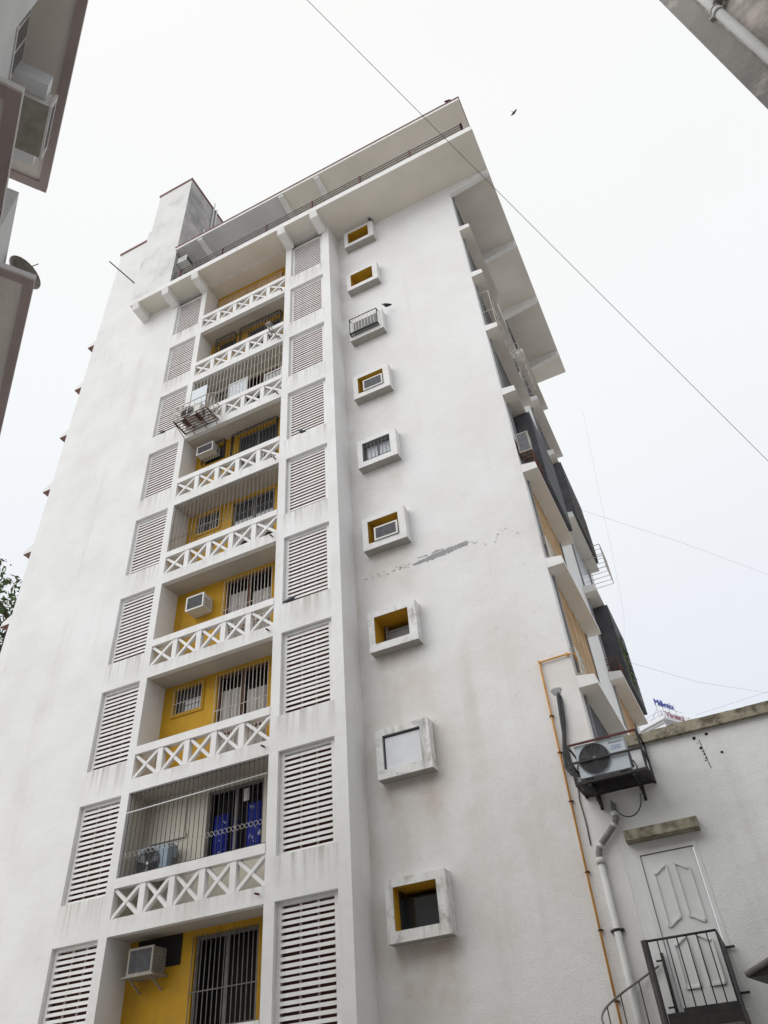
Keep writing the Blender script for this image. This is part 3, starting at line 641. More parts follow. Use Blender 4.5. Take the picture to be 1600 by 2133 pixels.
# raised mouldings of the door
def mould(pts, dark=False):
    b = B(); y = DR+0.012
    for i in range(len(pts)-1): b.bar((pts[i][0], y, pts[i][1]), (pts[i+1][0], y, pts[i+1][1]), 0.028, 0.045)
    return build(b, 'door_moulding', DOORM, door)
for s_, xa, xb_ in ((1, -1.64, -1.42), (-1, -1.06, -1.28)):
    arch = lambda z, k=1: [(xa+(xb_-xa)*t, z+0.10*k*(3*t*t-2*t*t*t)) for t in [i/8 for i in range(9)]]
    mould(arch(4.98)); mould([(xa, 4.98), (xa, 4.19)]); mould([(xb_, 5.08), (xb_, 4.29)]); mould(arch(4.19)); mould(arch(3.92)); mould([(xa, 3.92), (xa, 3.34)]); mould([(xb_, 4.02), (xb_, 3.34)]); mould([(xa, 3.34), (xb_, 3.34)])
# pock marks left by old fixings
b = B()
for x, z, r in ((-0.31, 7.03, 0.035), (-0.08, 7.05, 0.03), (-0.25, 6.83, 0.028), (-0.27, 6.93, 0.012), (-0.24, 6.76, 0.013), (-0.23, 6.71, 0.016), (-0.245, 6.6, 0.014), (0.06, 6.68, 0.026), (-0.22, 6.64, 0.018)):
    b.quad([(x+r*random.uniform(.7,1.1)*math.cos(a*0.785), DR-0.003-x*0.0005, z+r*random.uniform(.7,1.1)*math.sin(a*0.785)) for a in range(8)])
for i in range(9): b.quad([(-0.24+0.004*i, DR-0.002, 6.98-0.06*i), (-0.228+0.004*i, DR-0.002, 6.98-0.06*i), (-0.226+0.004*i, DR-0.002, 6.93-0.06*i), (-0.238+0.004*i, DR-0.002, 6.93-0.06*i)])
o = build(b, 'fixing_holes', DARK, an); o['kind'] = 'stuff'

# ---- spiral staircase with landing
CX, CY = -1.95, 13.3; ZP = 2.96
st = thing('spiral_staircase', 'black iron spiral stair with barred landing below the white door', 'staircase', (CX, CY, 0))
b = B(); b.tube([(CX, CY, 0.0), (CX, CY, 3.9)], 0.052, 14); build(b, 'centre_post', IRON, st)
b = B(); b.box(CX+0.06, -0.88, CY-0.02, DR-0.01, ZP-0.05, ZP); b.box(CX+0.06, -0.88, CY-0.03, CY+0.02, ZP-0.19, ZP-0.052); b.box(-0.93, -0.88, CY+0.02, DR-0.01, ZP-0.19, ZP-0.052); build(b, 'landing', IRON, st)
b = B(); b.tube([(CX, CY, 3.885), (-0.9, CY, 3.885)], 0.017, 8); b.bar((CX+0.3, CY, ZP+0.02), (-0.9, CY, ZP+0.02), 0.05, 0.03); lr = build(b, 'landing_rail', IRON, st)
for i in range(7):
    x = -1.76+0.86*i/6 if i < 6 else -0.905; b = B(); b.tube([(x, CY, ZP), (x, CY, 3.88)], 0.010, 6); build(b, 'baluster', IRON, lr)
b = B(); b.hexa([(-0.905,CY,ZP-0.1),(-0.89,CY,ZP-0.1),(-0.89,DR-0.012,ZP-0.1),(-0.905,DR-0.012,ZP-0.1)], [(-0.905,CY,3.89),(-0.89,CY,3.89),(-0.89,DR-0.012,3.82),(-0.905,DR-0.012,3.82)]); build(b, 'side_sheet', IRON, st)
for z in (3.78, 3.18): b = B(); b.bar((-0.9, DR-0.04, z), (-0.76, DR-0.04, z), 0.03, 0.03); build(b, 'wall_pin', IRON, st)
b = B(); b.bar((-1.86, DR-0.06, ZP-0.1), (-1.86, DR-0.06, 3.84), 0.045, 0.045, 0, (0,1,0)); b.bar((-1.86, DR-0.06, 3.74), (-1.97, DR-0.06, 3.74), 0.025, 0.025); b.bar((-1.86, DR-0.06, 3.12), (-1.97, DR-0.06, 3.12), 0.025, 0.025); build(b, 'wall_post', IRON, st)
hel = lambda a, r, z0: (CX+r*math.cos(a), CY+r*math.sin(a), z0-(a-math.pi/2)*0.395)
b = B(); b.tube([hel(math.pi/2+i*0.09, 0.86, 3.68) for i in range(34)], 0.016, 8); hr = build(b, 'handrail', GIRON, st)
for i in range(1, 8):
    a = math.pi/2+i*0.42; p = hel(a, 0.86, 3.68); b = B(); b.tube([p, (p[0], p[1], max(0.1, p[2]-0.95))], 0.010, 6); build(b, 'baluster', IRON, hr)
for i in range(12):
    a = math.pi/2+0.1+i*0.42; z = ZP-0.17-0.166*i*0.9
    b = B(); a2 = a+0.44; P_ = lambda r, t, zz: (CX+r*math.cos(t), CY+r*math.sin(t), zz)
    b.hexa([P_(0.05,a,z-0.03),P_(0.88,a,z-0.03),P_(0.88,a2,z-0.03),P_(0.05,a2,z-0.03)], [P_(0.05,a,z),P_(0.88,a,z),P_(0.88,a2,z),P_(0.05,a2,z)]); build(b, 'tread', IRON, st)

# ---- pipes and cables on the wall
gp = thing('gas_pipe', 'thin orange gas pipe bending over at the top, running down the white wall', 'pipe', (-2.72, DR-0.05, 0))
y = DR-0.05
b = B(); b.tube([(-2.74, y, 0.2), (-2.72, y, 9.26), (-2.715, y, 9.30), (-2.14, y, 9.31), (-2.10, y, 9.29)], 0.02, 8); b.tube([(-2.10, y, 9.30), (-1.98, y, 9.28), (-1.95, DR+0.4, 8.95)], 0.02, 8); build(b, 'pipe', ORNG, gp)
for z in (8.1, 7.35, 6.42, 5.2, 4.3, 3.3, 2.0):
    b = B(); b.bar((-2.765, DR-0.03, z), (-2.68, DR-0.03, z), 0.014, 0.06); b.tube([(-2.725, y, z-0.015), (-2.725, y, z+0.015)], 0.028, 8); build(b, 'clip', RUST, gp)
for x, z in ((-2.718, 9.30), (-2.12, 9.30)): b = B(); b.tube([(x, y-0.03, z), (x, y+0.03, z)], 0.032, 8); build(b, 'elbow', ORNG, gp)

dp = thing('drain_pipe', 'pale drain pipe with cranked grey top, right of the orange pipe', 'pipe', (-2.45, DR-0.08, 0))
y = DR-0.085
b = B(); b.tube([(-2.45, y, 0.0), (-2.45, y, 5.30)], 0.058, 14); build(b, 'lower_pipe', PVC, dp)
b = B(); b.tube([(-2.45, y, 5.28), (-2.445, y, 5.45), (-2.40, y, 5.55), (-2.05, y, 5.86), (-2.0, y, 5.95), (-2.0, y, 6.06)], 0.055, 14); b.tube([(-2.0, y, 5.98), (-2.0, y, 6.16), (-2.0, y+0.05, 6.2), (-2.0, DR+0.05, 6.2)], 0.05, 12); build(b, 'offset_pipe', OPIPE, dp)
b = B(); b.tube([(-2.45, y, 5.27), (-2.45, y, 5.37)], 0.072, 14); b.tube([(-2.0, y, 5.98), (-2.0, y, 6.06)], 0.068, 14); b.tube([(-2.41, y, 5.535), (-2.36, y, 5.58)], 0.066, 12); b.tube([(-2.09, y, 5.825), (-2.045, y, 5.865)], 0.066, 12); build(b, 'socket', PVC, dp)
for z in (4.25, 1.6):
    b = B(); b.tube([(-2.45, y, z-0.02), (-2.45, y, z+0.02)], 0.064, 14); b.box(-2.56, -2.34, DR-0.06, DR-0.002, z-0.02, z+0.02); build(b, 'clamp', IRON, dp)

cc = thing('conduit_bundle', 'black insulated pipe bundle from a cement patch down to the outdoor unit', 'cable', (-2.5, DR-0.05, 6.7))
b = B(); y = DR-0.05
b.tube([(-2.50, DR+0.02, 8.55), (-2.50, y, 8.45), (-2.53, y, 8.1), (-2.56, y, 7.7), (-2.64, y, 7.3), (-2.66, y, 7.05), (-2.58, y-0.05, 6.88), (-2.35, y-0.25, 6.72)], 0.038, 10); b.tube([(-2.47, DR+0.02, 8.5), (-2.46, y, 8.35), (-2.50, y-0.02, 7.9), (-2.58, y-0.02, 7.5), (-2.60, y, 7.2), (-2.6, y-0.05, 7.0), (-2.40, y-0.3, 6.78)], 0.025, 8); build(b, 'insulated_pipe', RUBB, cc)
b = B()
for i in range(3): b.quad([(-2.52+(0.11+0.02*math.sin(5*a+i))*math.cos(a)*(1-0.2*i), DR-0.004-0.001*i, 8.6+0.10*math.sin(a)*(1-0.2*i)*(0.9+0.15*math.sin(3*a))) for a in [j*0.449 for j in range(14)]])
build(b, 'cement_seal', PATCH, cc)
b = B(); b.tube([(-2.53, DR-0.02, 6.8), (-2.57, DR-0.015, 6.4), (-2.55, DR-0.012, 6.0), (-2.56, DR-0.012, 5.62)], 0.012, 6); o = build(b, 'thin_hose', GIRON, cc)
hc = B(); hc.tube([(-1.72+0.26*math.cos(t)-0.0, DR-0.3, 6.20+0.34*math.sin(t)-0.0) for t in [math.pi+i*math.pi/14 for i in range(15)]], 0.011, 6)
o = build(hc, 'cable_loop', WIRE, cc)

# ================================================================== air conditioners
def window_ac(name, label, x0, z0, y, w_=0.62, h=0.42, d=0.42, dirty=False, group=None, stand=False):
    """box unit with its back toward the camera (-y); y is the plane of its outer face"""
    t = thing(name, label, 'air conditioner', (x0+w_/2, y+d/2, z0), 0, 'window air conditioners on the buildings')
    X, Y = w_/2, d/2; body = ACD if dirty else ACW
    b = B(); b.box(-X+0.012, X-0.012, -Y+0.03, Y, 0.012, h-0.012); cs_ = local(b, 'casing', body, t)
    b = B(); fr = 0.045
    b.box(-X, X, -Y, -Y+0.03, 0, fr); b.box(-X, X, -Y, -Y+0.03, h-fr, h); b.box(-X, -X+fr, -Y, -Y+0.03, fr, h-fr); b.box(X-fr, X, -Y, -Y+0.03, fr, h-fr); local(b, 'rim', body if dirty else ACW, t)
    b = B(); b.box(-X+fr, X-fr, -Y+0.02, -Y+0.028, fr, h-fr)
    nf = 26
    for i in range(nf): x = -X+fr+0.005+(w_-2*fr-0.012)*i/nf; b.box(x, x+0.006, -Y+0.008, -Y+0.02, fr, h-fr)
    local(b, 'condenser_grille', ACG, t)
    b = B()
    for s_ in (-1, 1):
        for i in range(5):
            for j in range(3): b.box(s_*(X-0.012) - (0.004 if s_ < 0 else -0.0), s_*(X-0.012)+(0.004 if s_ > 0 else 0.0), -Y+0.09+j*0.09, -Y+0.155+j*0.09, 0.08+i*0.055, 0.10+i*0.055)
    o = local(b, 'side_vents', ACG, t); o['kind'] = 'stuff'
    if stand:
        b = B(); b.box(-X-0.06, X+0.08, -Y-0.05, Y, -0.03, -0.004); b.bar((-X+0.05, -Y+0.05, -0.03), (-X+0.05, Y, -0.25), 0.03, 0.03); b.bar((X-0.05, -Y+0.05, -0.03), (X-0.05, Y, -0.25), 0.03, 0.03); local(b, 'shelf', ACD, t)
    return t
window_ac('window_air_conditioner', 'grimy old window unit on a shelf on the lowest yellow balcony wall', -12.28, 4.83, 13.68, 0.64, 0.5, 0.43, True, stand=True)
window_ac('window_air_conditioner', 'white window unit jutting from the yellow wall on the third balcony from the bottom', -11.95, 13.53, 13.69, 0.60, 0.47, 0.42)
window_ac('window_air_conditioner', 'white window unit beside a dark barred window on the fifth balcony from the bottom', -12.32, 19.86, 13.69, 0.66, 0.4, 0.42)
window_ac('window_air_conditioner', 'white window unit set in a yellow box just above the grey cement scar', -6.14, 13.80, 13.88, 0.67, 0.43, 0.50)
window_ac('window_air_conditioner', 'white window unit in the small yellow box below the barred cage', -6.14, 19.80, 13.88, 0.67, 0.46, 0.50)
t = window_ac('window_air_conditioner', 'white window unit on the tower side wall at the end of the roof terrace', -14.0, 31.75, 12.75, 0.55, 0.42, 0.5)
t.rotation_euler = (0, 0, R(90)); t.location = (TX+0.27, 13.0, 31.72)
# black brackets under the two boxed units, on the window box ledges
for k in (3, 5):
    pass

def outdoor_ac(name, label, x0, z0, y, w_=0.88, h=0.60, d=0.32, m=ACB, brand=None):
    t = thing(name, label, 'air conditioner', (x0+w_/2, y+d/2, z0), 0, 'outdoor units on the apartment block'); X, Y = w_/2, d/2
    b = B(); b.box(-X, X, -Y, Y, 0.03, h); local(b, 'casing', m, t)
    for xa in (-X+0.08, X-0.2): b = B(); b.box(xa, xa+0.12, -Y, Y, 0, 0.03); local(b, 'foot', IRON, t)
    cx, cz, r = -X+0.315*w_/0.88, h/2+0.01, 0.265*h/0.6
    b = B(); b.disc((cx, -Y-0.003, cz), r, 'y', 32); local(b, 'fan_opening', DARK, t)
    b = B()
    for i in range(3):
        a = i*2.094+0.4; pts = [(cx+rr*math.cos(a+da), -Y-0.008-0.01*dd, cz+rr*math.sin(a+da)) for rr, da, dd in ((0.04,0,0),(r*0.9,-0.3,0),(r*0.93,0.35,1),(0.05,0.7,1))]
        b.quad(pts)
    local(b, 'fan_blades', GLASS, t)
    b = B()
    for i in range(1, 15):
        rr = r*i/14; pts = [(cx+rr*math.cos(j*math.pi/14), -Y-0.022, cz+rr*math.sin(j*math.pi/14)) for j in range(29)]; b.tube(pts, 0.003 if i < 14 else 0.009, 4, 0, False)
    for j in range(24):
        a = j*math.pi/12; b.tube([(cx+0.04*math.cos(a), -Y-0.02, cz+0.04*math.sin(a)), (cx+r*math.cos(a), -Y-0.02, cz+r*math.sin(a))], 0.0025, 4, 0, False)
    local(b, 'fan_guard', ACG, t)
    b = B(); b.disc((cx, -Y-0.028, cz), 0.032, 'y', 14); local(b, 'hub_badge', ACW, t)
    if brand:
        me = text_mesh(brand, 0.062, 0.0); me.materials.append(BLK); o = bpy.data.objects.new('brand_lettering', me); COL.objects.link(o); o.parent = t
        o.rotation_euler = (R(90), 0, 0); o.location = (X-0.27, -Y-0.004, h-0.10)
        b = B(); xa, xb_, za, zb_ = X-0.24, X-0.07, h-0.21, h-0.145
        for q in ((xa, xb_, za, za+0.006), (xa, xb_, zb_-0.006, zb_), (xa, xa+0.006, za, zb_), (xb_-0.006, xb_, za, zb_), (xa+0.03, xa+0.10, za+0.028, za+0.036), (xa+0.115, xa+0.135, za+0.02, za+0.045)): b.quad([(q[0],-Y-0.004,q[2]),(q[1],-Y-0.004,q[2]),(q[1],-Y-0.004,q[3]),(q[0],-Y-0.004,q[3])])
        local(b, 'blue_sticker', BLUP, t)
    b = B(); b.tube([(X, 0.02, h*0.35), (X+0.05, 0.02, h*0.33), (X+0.08, 0.05, h*0.15), (X+0.03, 0.12, 0.02)], 0.014, 6); b.box(X, X+0.03, -0.02, 0.12, h*0.2, h*0.6); local(b, 'valve_cover', ACG, t)
    return t
outdoor_ac('outdoor_unit', 'pale blue-grey outdoor unit with round fan in a black cage on the annex wall', -2.33, 6.50, 13.5, 0.89, 0.62, 0.34, ACB, 'Panasonic')
outdoor_ac('outdoor_unit', 'dusty blue outdoor unit standing on the barred balcony with the blue curtain', -12.42, 6.62, 13.72, 0.84, 0.72, 0.3, ACB2)
t = outdoor_ac('outdoor_unit', 'tan outdoor unit in the rusty cage hung outside the upper balcony', -12.5, 20.88, 12.86, 0.80, 0.56, 0.32, ACW)
# cage on annex wall
cg = thing('unit_cage', 'black iron cage bolted to the wall round the blue-grey outdoor unit', 'cage', (-1.8, 13.75, 6.3))
x0, x1, y0, y1 = -2.43, -1.18, 13.46, DR-0.005
b = B()
for zz in (7.14, 6.81): b.bar((x0, y0, zz), (x1, y0, zz), 0.035, 0.03, 0); b.bar((x0, y0, zz), (x0, y1, zz), 0.03, 0.03, 0, (0,0,1)); b.bar((x1, y0, zz), (x1, y1+0.0, zz), 0.03, 0.03, 0, (0,0,1))
for xx in (x0, x1):
    for yy in (y0, y1-0.03): b.bar((xx, yy, 6.40), (xx, yy, 7.15), 0.035, 0.035)
    b.bar((xx, y0, 6.45), (xx, y1, 7.1), 0.02, 0.02, 0, (1,0,0))
b.m[:6] = [1]*6
build(b, 'frame', [IRON, REDI], cg)
b = B(); b.bar((x0, y0, 6.44), (x1, y0, 6.44), 0.04, 0.04); b.bar((x0, y1-0.03, 6.44), (x1, y1-0.03, 6.44), 0.04, 0.04); b.bar((x0, y0, 6.44), (x0, y1, 6.44), 0.04, 0.04, 0, (0,0,1)); b.bar((x1, y0, 6.44), (x1, y1, 6.44), 0.04, 0.04, 0, (0,0,1))
for q in (-2.2, -1.42): b.bar((q, y0, 6.40), (q, y1, 6.40), 0.05, 0.05, 0, (0,0,1)); b.bar((q, y1-0.04, 6.42), (q, y1-0.04, 6.15), 0.05, 0.05); b.bar((q, y0+0.05, 6.39), (q, y1-0.03, 6.17), 0.03, 0.03, 0, (1,0,0))
bs = build(b, 'base_frame', IRON, cg)
for i in range(15):
    yy = y0+0.03+(y1-y0-0.08)*i/14; b = B(); b.bar((x0+0.02, yy, 6.47), (x1-0.02, yy, 6.47), 0.014, 0.016); build(b, 'slat', IRON, bs)
# rusty cage on the upper balcony
cg = thing('unit_cage', 'rusty open cage with white rails hanging off the grilled upper balcony', 'cage', (-11.95, 13.0, 20.75))
b = B(); x0, x1, y0, y1 = -12.62, -11.28, 12.72, D-0.015
for zz in (20.8, 21.45):
    b.tube([(x0,y1,zz),(x0,y0,zz),(x1,y0,zz),(x1,y1,zz)], 0.02, 6)
b.tube([(x0,y1,21.15),(x0,y0,21.15),(x1,y0,21.15),(x1,y1,21.15)], 0.014, 6)
for i in range(6): xx = x0+(x1-x0)*i/5; b.tube([(xx,y0,20.8),(xx,y0,21.45)], 0.012, 6)
for i in range(1, 4):
    yy = y0+(y1-y0)*i/4
    for xx in (x0, x1): b.tube([(xx,yy,20.8),(xx,yy,21.45)], 0.012, 6)
for xx in (x0, x1): b.tube([(xx,y0,21.45),(xx,y1,22.2)], 0.012, 6)
build(b, 'frame', WIRON, cg)
b = B()
for i in range(7): yy = y0+(y1-y0)*i/6; b.tube([(x0,yy,20.79),(x1,yy,20.79)], 0.016, 6)
for xx in (x0, -12.2, -11.7, x1): b.bar((xx,y0,20.76),(xx,y1,20.76), 0.028, 0.03, 0, (0,0,1)); b.bar((xx,y0+0.1,20.74),(xx,y1,20.55), 0.018, 0.018, 0, (1,0,0))
build(b, 'base', RUST, cg)
b = B(); b.box(-12.45, -11.8, 13.2, 13.22, 21.5, 22.75); o = build(b, 'propped_sheet', PANE, cg)
# clothes rod and clothes hook
b = B(); b.tube([(XB0+0.02, D-0.02, 8.08), (XB1-0.02, D-0.02, 8.13)], 0.015, 8)
tag(build(b, 'clothes_rod', ROD), 'white clothes rod across the barred balcony with the blue curtain', 'rod')
b = B(); b.tube([(-9.35, D-0.03, 24.78), (-9.25, 13.0, 24.5), (-9.05, 12.9, 23.95), (-8.85, 13.1, 23.3)], 0.014, 6); b.box(-9.32, -9.1, 12.95, 13.1, 24.25, 24.36); b.tube([(-9.2, 12.93, 24.1), (-9.1, 12.9, 23.8), (-9.0, 12.95, 23.55)], 0.03, 6)
tag(build(b, 'hanging_lamp', GIRON), 'dark lamp dangling on a rod in front of the grilled upper balcony', 'lamp')
b = B(); random.seed(5)
for i in range(70):
    y_, z_ = random.uniform(21.45, 23.0), random.uniform(12.0, 13.6); s_ = random.uniform(0.04, 0.09); x_ = -1.575+random.uniform(0, 0.05)
    b.quad([(x_, y_-s_, z_), (x_+0.03, y_, z_-s_*0.7), (x_, y_+s_, z_), (x_-0.02, y_, z_+s_*0.7)])
for i in range(5): b.tube([(-1.585, 21.45+0.3*i, 11.9), (-1.575, 21.5+0.3*i, 12.8), (-1.585, 21.45+0.3*i, 13.5)], 0.008, 4)
tag(build(b, 'creeper', GREEN), 'green creeper climbing the dark mesh bay on the side face', 'plant')
# outdoor units on the side face
def side_unit(y, z, label):
    t = outdoor_ac('outdoor_unit', label, 0, 0, 0, 0.75, 0.55, 0.28, ACW); t.location = (-1.86, y, z); t.rotation_euler = (0, 0, R(90))
side_unit(16.6, 20.95, 'white outdoor unit in the pale cage on the side face under the roof overhang')
t = window_ac('window_air_conditioner', 'dusty window unit above a rusty cage at the corner of the side face', 0, 0, 0, 0.34, 0.7, 0.3, True); t.location = (-1.86, 14.43, 15.28)

# ================================================================== birds
def bird(label, loc, rotz, m=FEATH, s=1.0, pitch=0.3, cat='bird', group=None):
    t = thing('pigeon' if m is FEATH else 'crow', label, cat, loc, rotz, 'birds perched on the apartment block')
    pr = [(-0.19,0.012,0.016,0.055),(-0.15,0.018,0.03,0.06),(-0.10,0.03,0.045,0.075),(-0.05,0.05,0.055,0.095),(0.0,0.062,0.06,0.11),(0.05,0.058,0.055,0.13),(0.085,0.042,0.04,0.155),(0.105,0.028,0.028,0.185),(0.12,0.027,0.026,0.21),(0.14,0.022,0.02,0.22),(0.155,0.008,0.008,0.218),(0.18,0.002,0.002,0.213)]
    b = B(); n = 10; i0 = 0
    for x, rz, ry, z in pr:
        for j in range(n):
            a = 2*math.pi*j/n; b.v.append((s*(x - (z-0.1)*0.2*0), s*ry*math.cos(a), s*(z+rz*math.sin(a))))
    for k in range(len(pr)-1):
        for j in range(n): b.f.append((k*n+j, k*n+(j+1)%n, (k+1)*n+(j+1)%n, (k+1)*n+j)); b.m.append(0); b.sm.append(True)
    b.f.append(tuple(range(n))); b.m.append(0); b.sm.append(False)
    local(b, 'body', m, t)
    for sy_ in (-1, 1): b = B(); b.tube([(s*0.01, sy_*s*0.025, s*0.06), (s*0.015, sy_*s*0.025, 0)], s*0.006, 5); local(b, 'leg', REDI, t)
    for sy_ in (-1, 1):
        b = B(); P = [(0.07,0.058,0.13),(0.05,0.068,0.10),(-0.06,0.055,0.06),(-0.20,0.02,0.055),(-0.08,0.045,0.10),(0.02,0.062,0.14)]
        b.quad([(s*x, sy_*s*yy, s*z) for x, yy, z in P]); local(b, 'wing', m, t)
    return t
bird('dark pigeon on the ledge below a right louvre panel, fourth panel from the bottom', (-8.38, D+0.06, 12.395-0.0), R(20))
bird('small dark pigeon on the ledge of the sixth right louvre panel from the bottom', (-8.05, D+0.05, 18.40), R(200))
bird('black crow perched on top of the caged window box', (-5.08, 13.97, 23.69), R(190), CROW)
bird('tiny dark pigeon perched on the topmost window box under the eaves', (-5.30, 13.98, 29.69), R(80))
bird('tiny dark crow perched on the roof edge near the front corner', (-0.95, 12.52, ZR+0.212), R(30), CROW)
bird('dark pigeon on the left louvre ledge beside the rusty cage', (-13.75, D+0.05, 21.40), R(160))
def flyer(label, loc, rot, span):
    t = thing('flying_bird', label, 'bird', loc); t.rotation_euler = rot; s = span
    b = B(); pr = [(-0.30,0.004,0.05),(-0.2,0.02,0.03),(-0.08,0.05,0.05),(0.06,0.06,0.06),(0.16,0.04,0.04),(0.22,0.03,0.03),(0.28,0.004,0.004)]; n = 8
    for x, rz, ry in pr:
        for j in range(n): a = 2*math.pi*j/n; b.v.append((s*x, s*ry*math.cos(a), s*rz*math.sin(a)))
    for k in range(len(pr)-1):
        for j in range(n): b.f.append((k*n+j, k*n+(j+1)%n, (k+1)*n+(j+1)%n, (k+1)*n+j)); b.m.append(0); b.sm.append(True)
    local(b, 'body', CROW, t)
    for sy_ in (-1, 1):
        b = B(); P = [(0.14,0.03,0.02),(0.16,0.22,0.08),(0.05,0.52,0.12),(-0.02,0.50,0.115),(-0.06,0.25,0.07),(-0.08,0.03,0.02)]
        q = [(s*x, sy_*s*yy, s*z) for x, yy, z in P]; q2 = [(x, yy, z-0.012*s) for x, yy, z in q]
        b.quad(q); b.quad(q2[::-1])
        for i in range(6): b.quad([q[i], q2[i], q2[(i+1)%6], q[(i+1)%6]])
        local(b, 'wing', CROW, t)
d_ = Vector((0.084, 0.996, 2.203)); flyer('small dark bird flying in the white sky right of the roof corner', Vector((0,0,1.6))+d_*18, (R(15), R(10), R(60)), 0.42)

# ================================================================== left neighbour
dL = Vector((-0.8156, 0.5786, 0)); nL = Vector((0.5786, 0.8156, 0))
ang = math.atan2(dL.y, dL.x)
TL = Matrix.Rotation(ang, 4, 'Z')          # local x along the wall (away), local y = -nL ... see below
LS = 0.56   # real size of this close building
def lp(t, o, z): v = dL*t*LS + nL*o*LS; return (v.x, v.y, 1.6+(z-1.6)*LS if z > 0 else 0)
def lbox(b, t0, t1, o0, o1, z0, z1, mi=0, bottom=None):
    b.hexa([lp(t0,o0,z0), lp(t0,o1,z0), lp(t1,o1,z0), lp(t1,o0,z0)], [lp(t0,o0,z1), lp(t0,o1,z1), lp(t1,o1,z1), lp(t1,o0,z1)], mi)
    if bottom is not None: b.m[-6] = bottom
lb = thing('neighbour_building', 'pale grey building cut off at the left with brown-edged roof overhang', 'building', lp(6, -6, 0))
WO = -3.2
b = B(); lbox(b, -34, 11.9, -16, WO, 0, 21.6); lbox(b, 10.4, 27, -14, -2.35, 0, 18.55); build(b, 'wall', LBW, lb)  # walls run on unseen past the frame to block sky and darken the facade
b = B(); lbox(b, -34, 6.3, WO-0.01, -2.6, 0, 21.598); build(b, 'bay', LBW, lb)
b = B(); lbox(b, -34, 11.95, -16, -2.16, 21.602, 21.78, 0, 1); build(b, 'roof_overhang', [LBW, LBS], lb)
b = B(); lbox(b, -34, 11.95, -2.36, -2.15, 21.54, 21.60); lbox(b, 11.72, 11.955, -3.2, -2.36, 21.541, 21.599); build(b, 'drip_band', LBD, lb)
b = B(); lbox(b, 5.8, 11.6, WO, -1.86, 13.6, 13.75, 0, 1); build(b, 'sunshade', [LBW, LBS], lb)
b = B(); lbox(b, 5.8, 11.6, -2.06, -1.85, 13.53, 13.598); lbox(b, 5.79, 6.0, WO, -2.06, 13.531, 13.597); build(b, 'drip_band', LBD, lb)
b = B(); lbox(b, 11.8, 26.9, -4, -1.57, 17.6, 17.78, 0, 1); build(b, 'sunshade', [LBW, LBS], lb)
b = B(); lbox(b, 11.8, 26.9, -1.77, -1.56, 17.53, 17.598); lbox(b, 11.79, 12.0, -2.35, -1.77, 17.531, 17.597); build(b, 'drip_band', LBD, lb)
b = B(); lbox(b, 7.2, 8.9, WO-0.002, WO+0.03, 20.2, 21.35); wn = build(b, 'window', LBW, lb)
for i in range(3):
    b = B(); t0 = 7.3+0.52*i; lbox(b, t0, t0+0.44, WO+0.031, WO+0.036, 20.3, 21.25); build(b, 'pane', GLASS, wn)
b = B(); lbox(b, 8.75, 9.1, WO, -2.45, 20.5, 21.05); build(b, 'unit_hood', FARW, lb)
b = B(); lbox(b, 10.7, 11.0, WO, -2.5, 20.9, 21.3); build(b, 'unit_hood', FARW, lb)
t = thing('window_air_conditioner', 'dirty window unit under the roof overhang of the left neighbour building', 'air conditioner', lp(9.75, -2.8, 20.5), 0, 'window air conditioners on the buildings')
# local frame: x -> along -? rotated so that local -y faces outward
t.rotation_euler = (0, 0, math.atan2(nL.y, nL.x)+math.pi/2); t.scale = (0.95, 0.75, 0.75); t.location.z -= 0.12
b = B(); b.box(-0.38, 0.38, -0.36, 0.40, 0.01, 0.46, 0, 1); local(b, 'casing', [ACW, ACD], t)
b = B(); b.box(-0.41, 0.41, -0.40, -0.36, 0, 0.06); b.box(-0.41, 0.41, -0.40, -0.36, 0.42, 0.48); b.box(-0.41, -0.35, -0.40, -0.36, 0.06, 0.42); b.box(0.35, 0.41, -0.40, -0.36, 0.06, 0.42); local(b, 'rim', ACW, t)
b = B()
for i in range(20): x = -0.345+0.0345*i; b.box(x, x+0.01, -0.385, -0.372, 0.06, 0.42)
b.box(-0.35, 0.35, -0.37, -0.362, 0.06, 0.42); local(b, 'condenser_grille', ACG, t)
# satellite dish
t = thing('satellite_dish', 'grey satellite dish on the far wall of the left neighbour building', 'satellite dish', lp(12.35, -1.95, 17.0)); t.scale = (0.6, 0.6, 0.6)
b = B(); c0 = Vector((0,0,0)); n = 24; ax = Vector((0.45, 0.2, 0.87)).normalized(); a1 = ax.cross(Vector((0,0,1))).normalized(); a2 = ax.cross(a1); rings = []
for i in range(6):
    r_ = 0.42*i/5; dz = 0.32*r_*r_/0.42
    rings.append([a1*r_*math.cos(2*math.pi*j/n)+a2*r_*math.sin(2*math.pi*j/n)+ax*dz for j in range(n)])
for i in range(5):
    for j in range(n): b.quad([rings[i][j], rings[i][(j+1)%n], rings[i+1][(j+1)%n], rings[i+1][j]], 0, True)
local(b, 'dish', ACD, t, (0,0,1.2)); b = B(); b.tube([(0,0,1.18), (0.0,-0.05,0.75), (-0.25,-0.3,0.7)], 0.025, 6); b.tube([(0.1,-0.1,1.2),(0.3,0.1,1.6)], 0.012, 5); local(b, 'mast', GIRON, t)

